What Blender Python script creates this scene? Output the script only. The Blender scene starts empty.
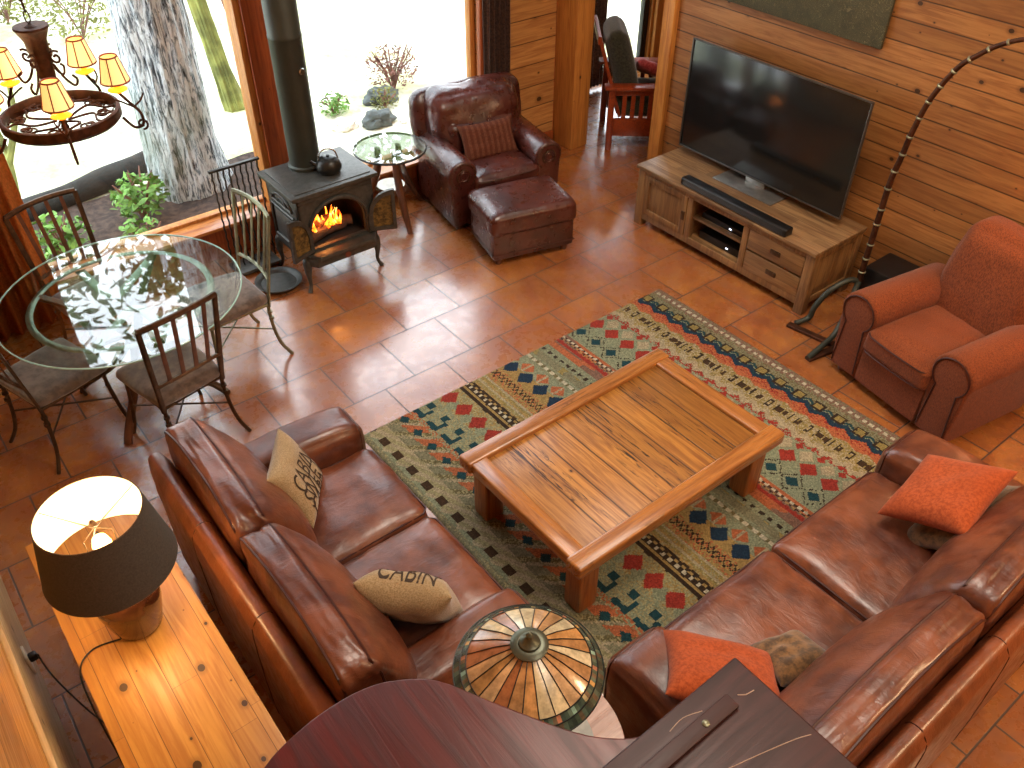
import bpy, bmesh, math, random
from mathutils import Vector, Matrix, noise
from mathutils.bvhtree import BVHTree
R = math.radians
PI = math.pi
S = bpy.context.scene
COL = S.collection
random.seed(7)

# ------------------------------------------------------------------ colour / materials
def lin(h, k=1.0):
    if isinstance(h, str):
        h = h.lstrip('#'); c = [int(h[i:i+2], 16)/255 for i in (0, 2, 4)]
        c = [x/12.92 if x <= .04045 else ((x+.055)/1.055)**2.4 for x in c]
    else: c = list(h)
    return (c[0]*k, c[1]*k, c[2]*k, 1.0)

class NT:
    def __init__(s, name):
        s.m = bpy.data.materials.new(name); s.m.use_nodes = True
        s.t = s.m.node_tree; s.t.nodes.clear()
        s.out = s.t.nodes.new('ShaderNodeOutputMaterial')
    def n(s, typ, ins=None, **kw):
        nd = s.t.nodes.new(typ)
        for k, v in kw.items(): setattr(nd, k, v)
        for k, v in (ins or {}).items():
            sk = nd.inputs[k]
            if isinstance(v, bpy.types.NodeSocket): s.t.links.new(v, sk)
            else: sk.default_value = v
        return nd
    def math(s, op, a, b=0.0, c=None):
        ins = {0: a, 1: b}
        if c is not None: ins[2] = c
        return s.n('ShaderNodeMath', ins, operation=op).outputs[0]
    def mix(s, f, a, b, mode='MIX'):
        nd = s.n('ShaderNodeMix', data_type='RGBA', blend_type=mode)
        for i, v in ((0, f), (6, a), (7, b)):
            if isinstance(v, bpy.types.NodeSocket): s.t.links.new(v, nd.inputs[i])
            else: nd.inputs[i].default_value = v
        return nd.outputs[2]
    def obj(s): return s.n('ShaderNodeTexCoord').outputs['Object']
    def noise(s, vec, scale, detail=3, rough=.5, dist=0.0):
        return s.n('ShaderNodeTexNoise', {'Vector': vec, 'Scale': scale, 'Detail': detail, 'Roughness': rough, 'Distortion': dist}).outputs['Fac']
    def ramp(s, f, stops, interp='LINEAR'):
        nd = s.n('ShaderNodeValToRGB', {'Fac': f}); cr = nd.color_ramp; cr.interpolation = interp
        while len(cr.elements) < len(stops): cr.elements.new(.5)
        for e, (p, c) in zip(cr.elements, stops): e.position = p; e.color = c
        return nd.outputs['Color']
    def sstep(s, f, lo, hi, a=0.0, b=1.0):
        return s.n('ShaderNodeMapRange', {'Value': f, 'From Min': lo, 'From Max': hi, 'To Min': a, 'To Max': b}, interpolation_type='SMOOTHSTEP').outputs[0]
    def bump(s, h, strength=.3, dist=.01):
        return s.n('ShaderNodeBump', {'Height': h, 'Strength': strength, 'Distance': dist}).outputs[0]
    def bsdf(s, color, rough=.5, metal=0.0, normal=None, spec=.5, coat=0.0, coat_rough=.1, sheen=0.0, emis=None, emis_s=0.0, alpha=None, trans=None, sub=None):
        ins = {'Base Color': color, 'Roughness': rough, 'Metallic': metal, 'Specular IOR Level': spec, 'Coat Weight': coat, 'Coat Roughness': coat_rough, 'Sheen Weight': sheen}
        if normal is not None: ins['Normal'] = normal
        if emis is not None: ins['Emission Color'] = emis; ins['Emission Strength'] = emis_s
        if trans is not None: ins['Transmission Weight'] = trans
        b = s.n('ShaderNodeBsdfPrincipled', ins)
        s.t.links.new(b.outputs[0], s.out.inputs[0]); return b

def simple(name, h, rough=.5, metal=0.0, var=.15, scale=12, bump=0.0, **kw):
    t = NT(name); c = lin(h); v = t.noise(t.obj(), scale, 4)
    col = t.mix(t.sstep(v, .3, .7), tuple(x*(1-var) for x in c[:3])+(1,), tuple(min(1, x*(1+var)) for x in c[:3])+(1,))
    nm = t.bump(t.noise(t.obj(), scale*6, 3), bump, .004) if bump else None
    t.bsdf(col, rough, metal, nm, **kw); return t.m

def leather(name, h1, h2, rough=.33, coat=.25, scale=5):
    t = NT(name); o = t.obj()
    a = t.sstep(t.noise(o, scale, 5, .6), .3, .7)
    b = t.noise(o, 140, 2)
    vor = t.n('ShaderNodeTexVoronoi', {'Vector': o, 'Scale': 260.0}, feature='DISTANCE_TO_EDGE').outputs['Distance']
    wr = t.noise(t.n('ShaderNodeMapping', {'Vector': o, 'Scale': (9, 3.2, 6)}).outputs[0], 2.2, 5, .62, 1.2)
    col = t.mix(a, lin(h1), lin(h2))
    col = t.mix(t.sstep(b, .55, .75, 0, .1), col, lin(h2, .6))
    hh = t.math('ADD', t.math('MULTIPLY', wr, 1.0), t.math('MULTIPLY', vor, .06))
    r = t.sstep(t.noise(o, 18, 4), .3, .75, rough-.06, rough+.14)
    t.bsdf(col, r, 0, t.bump(hh, .22, .02), spec=.55, coat=coat, coat_rough=.22); return t.m

def wood(name, c1, c2, along='x', across='y', pw=.14, groove=.0, knots=.0, rough=.45, dark=.35, gs=1.0, coat=0.0, plankvar=.35, crack=0.0, off=0.0, kscale=2.2, seams=0.0):
    t = NT(name); o = t.obj()
    sp = t.n('ShaderNodeSeparateXYZ', {0: o}).outputs
    ix = {'x': 0, 'y': 1, 'z': 2}; third = [k for k in 'xyz' if k not in (along, across)][0]
    a, b, c = sp[ix[along]], sp[ix[across]], sp[ix[third]]
    b = t.math('ADD', b, off)
    q = t.math('DIVIDE', b, pw); idx = t.math('FLOOR', q); fr = t.math('FRACT', q)
    rnd = t.n('ShaderNodeTexWhiteNoise', {'W': idx}, noise_dimensions='1D').outputs['Value']
    a2 = t.math('ADD', a, t.math('MULTIPLY', rnd, 9.7))
    seg = None
    if seams:
        sq = t.math('DIVIDE', a2, seams); sidx = t.math('FLOOR', sq); seg = t.math('FRACT', sq)
        rnd = t.n('ShaderNodeTexWhiteNoise', {'Vector': t.n('ShaderNodeCombineXYZ', {0: idx, 1: sidx}).outputs[0]}, noise_dimensions='2D').outputs['Value']
    v = t.n('ShaderNodeCombineXYZ', {0: t.math('MULTIPLY', a2, 1.1*gs), 1: t.math('MULTIPLY', b, 16*gs), 2: t.math('MULTIPLY', c, 16*gs)}).outputs[0]
    g = t.noise(v, 2.2, 6, .6, 1.1)
    v2 = t.n('ShaderNodeCombineXYZ', {0: t.math('MULTIPLY', a2, .6), 1: t.math('MULTIPLY', b, 6), 2: t.math('MULTIPLY', c, 6)}).outputs[0]
    g2 = t.noise(v2, 2.0, 3, .5, .5)
    col = t.mix(t.sstep(g, .32, .72), lin(c1), lin(c2))
    col = t.mix(t.sstep(g2, .45, .75, 0, .5), col, lin(c2))
    col = t.mix(t.math('MULTIPLY', rnd, plankvar), col, lin(c2, .55))
    h = g
    if knots:
        kv = t.n('ShaderNodeCombineXYZ', {0: t.math('MULTIPLY', a2, .75), 1: b}).outputs[0]
        vo = t.n('ShaderNodeTexVoronoi', {'Vector': kv, 'Scale': kscale, 'Randomness': 1.0}, voronoi_dimensions='2D')
        d = vo.outputs['Distance']; rc = t.n('ShaderNodeSeparateColor', {0: vo.outputs['Color']}).outputs[0]
        sz = t.math('MULTIPLY', t.math('POWER', rc, 1.6), .062*knots)
        k = t.math('LESS_THAN', d, sz)
        halo = t.sstep(t.math('DIVIDE', d, t.math('ADD', sz, .001)), 1.0, 2.6, .55, 0)
        col = t.mix(halo, col, lin(c2, .55)); col = t.mix(t.math('MULTIPLY', k, .9), col, lin(c2, .10))
    if crack:
        cv = t.n('ShaderNodeCombineXYZ', {0: t.math('MULTIPLY', a2, 1.6), 1: t.math('MULTIPLY', b, 22), 2: t.math('MULTIPLY', c, 10)}).outputs[0]
        cn = t.noise(cv, 1.7, 7, .68, 2.2)
        zone = t.sstep(t.noise(v2, 1.1, 2), .47, .60)
        ck = t.math('MULTIPLY', t.sstep(cn, .53, .60), t.math('ADD', t.math('MULTIPLY', zone, .9), .12))
        col = t.mix(t.math('MULTIPLY', ck, crack), col, lin(c2, .09))
    if groove:
        e = t.math('MINIMUM', fr, t.math('SUBTRACT', 1.0, fr)); e = t.math('MULTIPLY', e, pw)
        gm = t.sstep(e, groove*.35, groove, 1, 0)
        if seg is not None:
            e2 = t.math('MULTIPLY', t.math('MINIMUM', seg, t.math('SUBTRACT', 1.0, seg)), seams)
            gm = t.math('MAXIMUM', gm, t.sstep(e2, groove*.2, groove*.7, .8, 0))
        col = t.mix(t.math('MULTIPLY', gm, .85), col, lin(c2, .12))
        h = t.math('SUBTRACT', t.math('MULTIPLY', g, .25), t.math('MULTIPLY', gm, 1.2))
    t.bsdf(col, t.sstep(g, .2, .8, rough-.06, rough+.1), 0, t.bump(h, .35, .006), coat=coat, coat_rough=.15); return t.m

def fabric(name, h1, h2, scale=60, rough=.95, sheen=.4, str_=None):
    t = NT(name); o = t.obj(); vec = o
    if str_: vec = t.n('ShaderNodeMapping', {'Vector': o, 'Scale': str_}).outputs[0]
    f = t.noise(vec, scale, 3, .7); f2 = t.noise(o, 4, 3)
    col = t.mix(t.sstep(f, .35, .65), lin(h1), lin(h2)); col = t.mix(t.sstep(f2, .4, .7, 0, .35), col, lin(h2))
    t.bsdf(col, rough, 0, t.bump(f, .5, .004), spec=.2, sheen=sheen); return t.m

def attr_mat(name, rough=.9, nscale=90, namp=.35, spec=.2, coat=0, bump=.5, emis=0):
    t = NT(name); a = t.n('ShaderNodeAttribute', attribute_name='Col').outputs['Color']
    f = t.noise(t.obj(), nscale, 3, .7)
    col = t.mix(1.0, a, t.mix(t.sstep(f, .3, .7), (1-namp, 1-namp, 1-namp, 1), (1+namp*.6, 1+namp*.6, 1+namp*.6, 1)), 'MULTIPLY')
    if emis: t.bsdf(col, rough, 0, t.bump(f, bump, .003), spec=spec, coat=coat, emis=col, emis_s=emis)
    else: t.bsdf(col, rough, 0, t.bump(f, bump, .003), spec=spec, coat=coat)
    return t.m

def glass_mat(name, tint=(1, 1, 1, 1), refl=1.0, ior=1.5):
    t = NT(name)
    fr = t.n('ShaderNodeFresnel', {'IOR': ior}).outputs[0]
    bf = t.n('ShaderNodeNewGeometry').outputs['Backfacing']; fr = t.math('MULTIPLY', fr, t.math('SUBTRACT', 1.0, bf))
    tr = t.n('ShaderNodeBsdfTransparent', {'Color': tint}).outputs[0]
    gl = t.n('ShaderNodeBsdfGlossy', {'Color': (1, 1, 1, 1), 'Roughness': .02}).outputs[0]
    mx = t.n('ShaderNodeMixShader', {0: t.math('MULTIPLY', fr, refl), 1: tr, 2: gl}).outputs[0]
    t.t.links.new(mx, t.out.inputs[0]); return t.m

def emit(name, h, s, base=None):
    t = NT(name); c = lin(h)
    t.bsdf(lin(base) if base else c, .6, emis=c, emis_s=s); return t.m

# ------------------------------------------------------------------ mesh builder
class MB:
    def __init__(s): s.bm = bmesh.new()
    def add(s, tb, mt=None):
        if mt is not None: bmesh.ops.transform(tb, matrix=mt, verts=tb.verts)
        me = bpy.data.meshes.new('t'); tb.to_mesh(me); tb.free(); s.bm.from_mesh(me); bpy.data.meshes.remove(me); return s
    def box(s, c, d, bev=.004, rot=None, seg=2, taper=None):
        tb = bmesh.new(); bmesh.ops.create_cube(tb, size=1)
        for v in tb.verts:
            if taper and v.co.z < 0: v.co.x *= taper; v.co.y *= taper
            v.co = Vector((v.co.x*d[0], v.co.y*d[1], v.co.z*d[2]))
        if bev: bmesh.ops.bevel(tb, geom=tb.edges[:], offset=min(bev, min(d)*.45), segments=seg, affect='EDGES', profile=.5)
        mt = Matrix.Translation(c)
        if rot is not None: mt = mt @ (rot if isinstance(rot, Matrix) else Matrix.Rotation(rot, 4, 'Z'))
        return s.add(tb, mt)
    def tube(s, pts, r, seg=8, closed=False, flat=None, cap=True):
        pts = [Vector(p) for p in pts]; n = len(pts); rs = r if isinstance(r, (list, tuple)) else [r]*n
        tb = bmesh.new(); rings = []; prev = None
        for i, p in enumerate(pts):
            if closed: d = pts[(i+1) % n]-pts[(i-1) % n]
            else: d = pts[min(i+1, n-1)]-pts[max(i-1, 0)]
            d.normalize()
            if prev is None:
                u = Vector((0, 0, 1)) if abs(d.z) < .9 else Vector((1, 0, 0)); a = d.cross(u).normalized()
            else: a = (prev - d*prev.dot(d)).normalized()
            prev = a; b = d.cross(a)
            fl = flat or 1.0
            rings.append([tb.verts.new(p+a*math.cos(2*PI*k/seg)*rs[i]+b*math.sin(2*PI*k/seg)*rs[i]*fl) for k in range(seg)])
        m = n if closed else n-1
        for i in range(m):
            A, B = rings[i], rings[(i+1) % n]
            for k in range(seg): tb.faces.new((A[k], A[(k+1) % seg], B[(k+1) % seg], B[k]))
        if not closed and cap:
            tb.faces.new(rings[0][::-1]); tb.faces.new(rings[-1])
        bmesh.ops.recalc_face_normals(tb, faces=tb.faces); return s.add(tb)
    def bar(s, a, b, w, h, bev=.002, up=(0, 0, 1)):
        a, b = Vector(a), Vector(b); d = b-a; L = d.length; x = d.normalized(); y = Vector(up).cross(x)
        if y.length < 1e-4: y = Vector((0, 1, 0))
        y.normalize(); z = x.cross(y)
        m = Matrix((x, y, z)).transposed().to_4x4(); m.translation = (a+b)/2
        tb = bmesh.new(); bmesh.ops.create_cube(tb, size=1)
        for v in tb.verts: v.co = Vector((v.co.x*L, v.co.y*w, v.co.z*h))
        if bev: bmesh.ops.bevel(tb, geom=tb.edges[:], offset=bev, segments=1, affect='EDGES')
        return s.add(tb, m)
    def lathe(s, prof, c=(0, 0, 0), seg=32, mt=None):
        tb = bmesh.new(); rings = []
        for r, z in prof:
            if r < 1e-5: rings.append([tb.verts.new((0, 0, z))])
            else: rings.append([tb.verts.new((r*math.cos(2*PI*k/seg), r*math.sin(2*PI*k/seg), z)) for k in range(seg)])
        for A, B in zip(rings, rings[1:]):
            for k in range(seg):
                k2 = (k+1) % seg
                if len(A) == 1 and len(B) == 1: continue
                if len(A) == 1: tb.faces.new((A[0], B[k2], B[k]))
                elif len(B) == 1: tb.faces.new((A[k], A[k2], B[0]))
                else: tb.faces.new((A[k], A[k2], B[k2], B[k]))
        m = Matrix.Translation(c)
        if mt is not None: m = m @ mt
        bmesh.ops.recalc_face_normals(tb, faces=tb.faces); return s.add(tb, m)
    def prism(s, pts, z0, z1, bev=.0, mt=None, seg=2):
        tb = bmesh.new(); lo = [tb.verts.new((x, y, z0)) for x, y in pts]; hi = [tb.verts.new((x, y, z1)) for x, y in pts]
        n = len(pts); f1 = tb.faces.new(lo[::-1]); f2 = tb.faces.new(hi)
        for i in range(n): tb.faces.new((lo[i], lo[(i+1) % n], hi[(i+1) % n], hi[i]))
        bmesh.ops.recalc_face_normals(tb, faces=tb.faces)
        if bev: bmesh.ops.bevel(tb, geom=list(set(f1.edges[:]+f2.edges[:])), offset=bev, segments=seg, affect='EDGES', profile=.5)
        return s.add(tb, mt)
    def plate(s, outer, inner, z0, z1, mt=None):      # plate with a hole, equal point counts
        tb = bmesh.new(); n = len(outer)
        o0 = [tb.verts.new((x, y, z0)) for x, y in outer]; o1 = [tb.verts.new((x, y, z1)) for x, y in outer]
        i0 = [tb.verts.new((x, y, z0)) for x, y in inner]; i1 = [tb.verts.new((x, y, z1)) for x, y in inner]
        for k in range(n):
            j = (k+1) % n
            for q in ((o0[k], o0[j], o1[j], o1[k]), (i0[k], i1[k], i1[j], i0[j]), (o1[k], o1[j], i1[j], i1[k]), (o0[k], i0[k], i0[j], o0[j])):
                try: tb.faces.new(q)
                except ValueError: pass
        bmesh.ops.remove_doubles(tb, verts=tb.verts, dist=1e-5)
        bmesh.ops.recalc_face_normals(tb, faces=tb.faces); return s.add(tb, mt)
    def rbox(s, c, h, r=.05, crown=(0, 0, 0), n=14, wr=0.0, fn=None, mt=None, seed=0):
        """soft cushion: rounded box of half sizes h, faces swelling by crown"""
        tb = bmesh.new(); bmesh.ops.create_cube(tb, size=2)
        bmesh.ops.subdivide_edges(tb, edges=tb.edges[:], cuts=n, use_grid_fill=True)
        h = Vector(h); r = min(r, min(h)*.98)
        for v in tb.verts:
            p = Vector([math.copysign(abs(t)**.8, t) for t in v.co])
            q = Vector((p.x*h.x, p.y*h.y, p.z*h.z))
            inn = Vector([max(-(h[i]-r), min(h[i]-r, q[i])) for i in range(3)]); d = q-inn
            if d.length > 1e-6: d = d.normalized()*r
            o = inn+d
            for i in range(3):
                j, k = (i+1) % 3, (i+2) % 3
                if crown[i]: o[i] += math.copysign(1, p[i])*abs(p[i])**2*crown[i]*(1-p[j]**4)*(1-p[k]**4)
            if wr: 
                nn = noise.noise(Vector((o.x*5+seed, o.y*9, o.z*9+seed)))+.5*noise.noise(Vector((o.x*14+seed, o.y*20, o.z*15)))
                o += Vector((p.x*abs(p.x)**3, p.y*abs(p.y)**3, p.z*abs(p.z)**3))*nn*wr
            if fn: o = fn(o)
            v.co = o
        m = Matrix.Translation(c)
        if mt is not None: m = m @ mt
        return s.add(tb, m)
    def build(s, name, mat, parent=None, loc=None, rot=None, ang=38, colfn=None):
        bm = s.bm
        for f in bm.faces: f.smooth = True
        for e in bm.edges:
            if len(e.link_faces) == 2 and e.calc_face_angle(0) > R(ang): e.smooth = False
        me = bpy.data.meshes.new(name)
        if colfn:
            ly = bm.loops.layers.float_color.new('Col')
            for i, f in enumerate(bm.faces):
                c = colfn(f, i)
                for l in f.loops: l[ly] = c
        bm.to_mesh(me); bm.free()
        o = bpy.data.objects.new(name, me); COL.objects.link(o)
        if isinstance(mat, (list, tuple)):
            for m in mat: me.materials.append(m)
        else: me.materials.append(mat)
        if parent: o.parent = parent
        if loc: o.location = loc
        if rot: o.rotation_euler = rot
        return o

def thing(name, label, cat, loc=(0, 0, 0), rz=0, group=None):
    o = bpy.data.objects.new(name, None); COL.objects.link(o); o.location = loc; o.rotation_euler = (0, 0, rz)
    o.empty_display_size = .1
    return tag(o, label, cat, group)
def tag(o, label, cat, group=None):
    o['label'] = label; o['category'] = cat
    if group: o['group'] = group
    return o
def struct(o): o['kind'] = 'structure'; return o
def dup(root, loc, rz, label, group=None):
    r = root.copy(); COL.objects.link(r); r.location = loc; r.rotation_euler = (0, 0, rz); r['label'] = label
    def rec(a, b):
        for ch in a.children:
            c = ch.copy(); COL.objects.link(c); c.parent = b; rec(ch, c)
    rec(root, r); return r
def rotm(x=0, y=0, z=0): return Matrix.Rotation(z, 4, 'Z') @ Matrix.Rotation(y, 4, 'Y') @ Matrix.Rotation(x, 4, 'X')
XZ = Matrix.Rotation(PI/2, 4, 'X')     # prism (x,y)->(x,z), thickness along -y
def spline(pts, n=8, closed=False):
    P = [Vector(p) for p in pts]; out = []; m = len(P)
    rng = range(m) if closed else range(m-1)
    for i in rng:
        g = (lambda k: P[k % m]) if closed else (lambda k: P[max(0, min(m-1, k))])
        a, b, c, d = g(i-1), g(i), g(i+1), g(i+2)
        for k in range(n):
            t = k/n; out.append(.5*((2*b)+(c-a)*t+(2*a-5*b+4*c-d)*t*t+(3*b-a-3*c+d)*t**3))
    if not closed: out.append(P[-1])
    return out

# ------------------------------------------------------------------ materials
M = {}
M['pine_wall'] = wood('knotty_pine_planks', '#b98148', '#8a572b', 'y', 'z', .1335, groove=.006, knots=1.15, rough=.42, plankvar=.62, off=.0, kscale=4.6)
M['pine_wall_x'] = wood('knotty_pine_planks_across', '#cc9656', '#a56c3a', 'x', 'z', .2, groove=.006, knots=1.3, rough=.42, plankvar=.25, kscale=3.6)
M['post'] = wood('timber_post', '#cd8d44', '#a5642c', 'z', 'x', .6, knots=.6, rough=.4, plankvar=.1, kscale=3)
M['post_red'] = wood('timber_post_dark', '#a8572a', '#7d3a1a', 'z', 'x', .6, knots=.8, rough=.45, plankvar=.1, kscale=3)
M['sill'] = wood('window_sill_wood', '#c9823e', '#9a5426', 'x', 'y', .6, rough=.3, coat=.3)
M['pale_pine'] = wood('pale_pine_boards', '#dba04e', '#b87a35', 'y', 'z', .32, groove=.004, knots=.5, rough=.4, plankvar=.25, kscale=3)
M['ceiling'] = wood('ceiling_boards', '#d9a05a', '#b5763a', 'y', 'x', .15, groove=.005, rough=.6)
M['table_pine'] = wood('golden_pine_top', '#cf9443', '#b07029', 'y', 'x', .098, groove=.0016, knots=1.6, rough=.42, coat=.08, plankvar=.25, kscale=6.5, seams=.9)
M['mesquite'] = wood('mesquite_planks', '#bf863c', '#84511e', 'y', 'x', .155, groove=.006, knots=.5, rough=.42, coat=.12, plankvar=.6, crack=1.0, gs=1.2)
M['mesquite_x'] = wood('mesquite_rail', '#b97c40', '#8b5526', 'x', 'y', .5, rough=.28, coat=.5, crack=.45, gs=1.1)
M['mesquite_y'] = wood('mesquite_side_rail', '#b97c40', '#8b5526', 'y', 'x', .5, rough=.28, coat=.5, crack=.45, gs=1.1)
M['mesquite_z'] = wood('mesquite_leg', '#b06827', '#7c3f15', 'z', 'x', .5, rough=.35, coat=.3, crack=.5, gs=1.1)
M['acacia'] = wood('acacia_boards', '#a08058', '#6b4c30', 'y', 'x', .1, groove=.001, rough=.42, plankvar=.6, seams=.55)
M['acacia_f'] = wood('acacia_front', '#a07a4c', '#6e4c2c', 'y', 'z', .09, groove=.001, rough=.45, plankvar=.5, knots=.3)
M['acacia_v'] = wood('acacia_frame', '#9a7448', '#6a4a2c', 'z', 'y', .07, rough=.45, plankvar=.3)
M['leather_sofa'] = leather('cognac_leather', '#7d472d', '#4c2518', rough=.34, coat=.3)
M['leather_rail'] = leather('tan_leather_rail', '#874a2b', '#5f321d', rough=.34, coat=.3)
M['leather_ox'] = leather('oxblood_leather', '#54261e', '#30120e', rough=.3, coat=.4, scale=4)
M['piping'] = simple('dark_piping', '#3a160d', .45)
M['fab_red'] = fabric('rust_chenille', '#8a4826', '#60301a', 190, sheen=.1, str_=(1, 1, .3))
M['fab_orange'] = fabric('orange_suede', '#ab5128', '#8d3e1c', 70, sheen=.12)
M['fab_brown'] = fabric('brown_patterned_weave', '#7d5a34', '#43301c', 22)
M['fab_burlap'] = fabric('beige_burlap', '#b39c76', '#8d7752', 160)
M['fab_stripe'] = None
M['fab_green'] = fabric('dark_green_fabric', '#3d3c2c', '#25261c', 60)
M['fab_pink'] = fabric('pink_fabric', '#d4646a', '#a83c44', 30)
M['fab_taupe'] = fabric('taupe_suede', '#76655a', '#51443c', 12, sheen=.6)
def sheer(name, h):
    t = NT(name); f = t.noise(t.obj(), 60, 3); c = t.mix(t.sstep(f, .3, .7), lin(h), lin(h, .7))
    d = t.n('ShaderNodeBsdfDiffuse', {'Color': c}).outputs[0]; tr = t.n('ShaderNodeBsdfTranslucent', {'Color': c}).outputs[0]
    t.t.links.new(t.n('ShaderNodeMixShader', {0: .45, 1: d, 2: tr}).outputs[0], t.out.inputs[0]); return t.m
M['curtain'] = sheer('rust_curtain', '#c97436')
M['curtain_d'] = fabric('brown_curtain', '#6b4632', '#452a1c', 50, rough=.9)
M['ink'] = simple('dark_print', '#3d2e20', .9)
M['bronze'] = simple('dark_bronze_metal', '#54402f', .38, .75, .3, 30)
M['slat'] = simple('brown_metal_slats', '#6b4836', .4, .5, .2, 20)
M['pewter_and_glare'] = simple('greenish_pewter_and_glare', '#85876f', .35, .6, .2, 20)  # own colour of table ring and collars; painted glare on one dining chair
M['iron'] = simple('rust_brown_iron', '#4a2c1c', .5, .6, .4, 25, .3)
M['stove'] = simple('blackened_cast_iron', '#4a4a46', .42, .45, .2, 30, .35)
M['stove_in'] = simple('sooty_firebox', '#1b1512', .9)
M['pipe'] = simple('matt_black_stovepipe', '#3c4038', .5, .4, .12, 8)
M['kettle'] = simple('black_enamel', '#2c2c29', .35, .5, .1, 20)
M['steel'] = simple('brushed_steel', '#b8b8b4', .25, 1.0)
M['black'] = simple('black_plastic', '#101011', .35, 0, .1)
M['tvback'] = simple('tv_casing', '#17181a', .4)
def tv_screen():
    t = NT('tv_screen'); v = t.noise(t.obj(), 2, 2)
    t.bsdf(t.mix(v, lin('#15191a'), lin('#1c1a18')), .16, 0, spec=.6); return t.m
M['screen'] = tv_screen()
M['silver'] = simple('silver_plastic', '#9a9a96', .3, .8)
M['mahog'] = wood('polished_mahogany', '#5c1c15', '#3c100c', 'y', 'x', 3.0, rough=.36, coat=.12, gs=.5, plankvar=.0)
M['mahog_d'] = wood('dark_mahogany_flap', '#3c100c', '#260906', 'x', 'y', 3.0, rough=.5, coat=.05, gs=.5, plankvar=.0)
M['redwood'] = wood('cherry_wood', '#a5481f', '#7a2c12', 'x', 'y', .5, rough=.3, coat=.3)
M['brownwood'] = wood('chestnut_wood', '#6e3d1e', '#40200f', 'z', 'x', .5, rough=.35, coat=.3)
M['tanwood'] = wood('round_table_wood', '#a06a45', '#7b4726', 'x', 'y', .5, rough=.35, coat=.3)
M['shade_out'] = fabric('charcoal_lampshade', '#504a42', '#3c3832', 120, sheen=.1)
M['ceramic'] = simple('brown_glazed_ceramic', '#4c2c1d', .18, 0, .45, 9, coat=.6)
M['white_pl'] = simple('white_plastic', '#e6dfd0', .4)
M['glass'] = glass_mat('window_glass', (.98, .99, .99, 1))
M['glass_t'] = glass_mat('table_glass', (.84, .92, .92, 1), 1.9)
M['glass_s'] = glass_mat('mirror_tinted_glass', (.75, .8, .8, 1), 3.2)
M['glass_e'] = simple('glass_rim', '#9fc9bd', .1, 0, .05, coat=1)
M['stove_glass'] = fabric('smoky_glass', '#7a6236', '#3e3220', 25, rough=.3, sheen=0)
M['log'] = simple('charred_log', '#5a4030', .9, 0, .5, 12, .8)
M['bark'] = None
M['amber'] = emit('amber_glass', '#ff9a20', 1.6)
M['rust_trim'] = simple('rust_trim', '#8a3a14', .5)

def floor_tiles():
    t = NT('terracotta_floor_tiles'); o = t.obj(); sp = t.n('ShaderNodeSeparateXYZ', {0: o}).outputs
    q = t.math('DIVIDE', sp[1], .4506); k = t.math('FLOOR', q); fy = t.math('FRACT', q)
    odd = t.math('FRACT', t.math('MULTIPLY', k, .5))            # 0 or .5
    u = t.math('SUBTRACT', t.math('DIVIDE', sp[0], .457), t.math('ADD', odd, -.01)); ku = t.math('FLOOR', u); fu = t.math('FRACT', u)
    e = t.math('MINIMUM', t.math('MINIMUM', fy, t.math('SUBTRACT', 1.0, fy)), t.math('MINIMUM', fu, t.math('SUBTRACT', 1.0, fu)))
    gm = t.sstep(e, .007, .013, 1, 0)
    rv = t.n('ShaderNodeTexWhiteNoise', {'Vector': t.n('ShaderNodeCombineXYZ', {0: ku, 1: k}).outputs[0]}, noise_dimensions='2D')
    rnd = rv.outputs['Value']
    vo = t.n('ShaderNodeVectorMath', {0: o, 1: rv.outputs['Color']}, operation='ADD').outputs[0]
    n1 = t.noise(vo, 3.2, 5, .6, .6); n2 = t.noise(vo, 14, 4, .6)
    col = t.mix(t.sstep(n1, .3, .7), lin('#92522a'), lin('#b5773c'))
    col = t.mix(t.sstep(n2, .35, .7, 0, .5), col, lin('#854b2a'))
    col = t.mix(t.math('MULTIPLY', rnd, .4), col, lin('#7c4424'))
    col = t.mix(gm, col, lin('#2c1a12'))
    h = t.math('SUBTRACT', t.math('MULTIPLY', t.noise(vo, 9, 4, .6), .35), t.math('MULTIPLY', gm, 1.0))
    rg = t.math('ADD', t.sstep(n2, .3, .7, .22, .36), t.math('MULTIPLY', gm, .4))
    t.bsdf(col, rg, 0, t.bump(h, .3, .005), spec=1.0, coat=1.0, coat_rough=.17); return t.m
M['tiles'] = floor_tiles()

def stripe_fabric():
    t = NT('striped_brown_weave'); o = t.obj(); sp = t.n('ShaderNodeSeparateXYZ', {0: o}).outputs
    s_ = t.math('SINE', t.math('MULTIPLY', sp[0], 130.0)); n = t.noise(o, 70, 3)
    col = t.mix(t.sstep(s_, -.4, .4), lin('#5a3022'), lin('#6b4230')); col = t.mix(t.sstep(n, .4, .7, 0, .5), col, lin('#42221a'))
    t.bsdf(col, .9, 0, t.bump(n, .5, .004), spec=.2); return t.m
M['fab_stripe'] = stripe_fabric()

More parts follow.
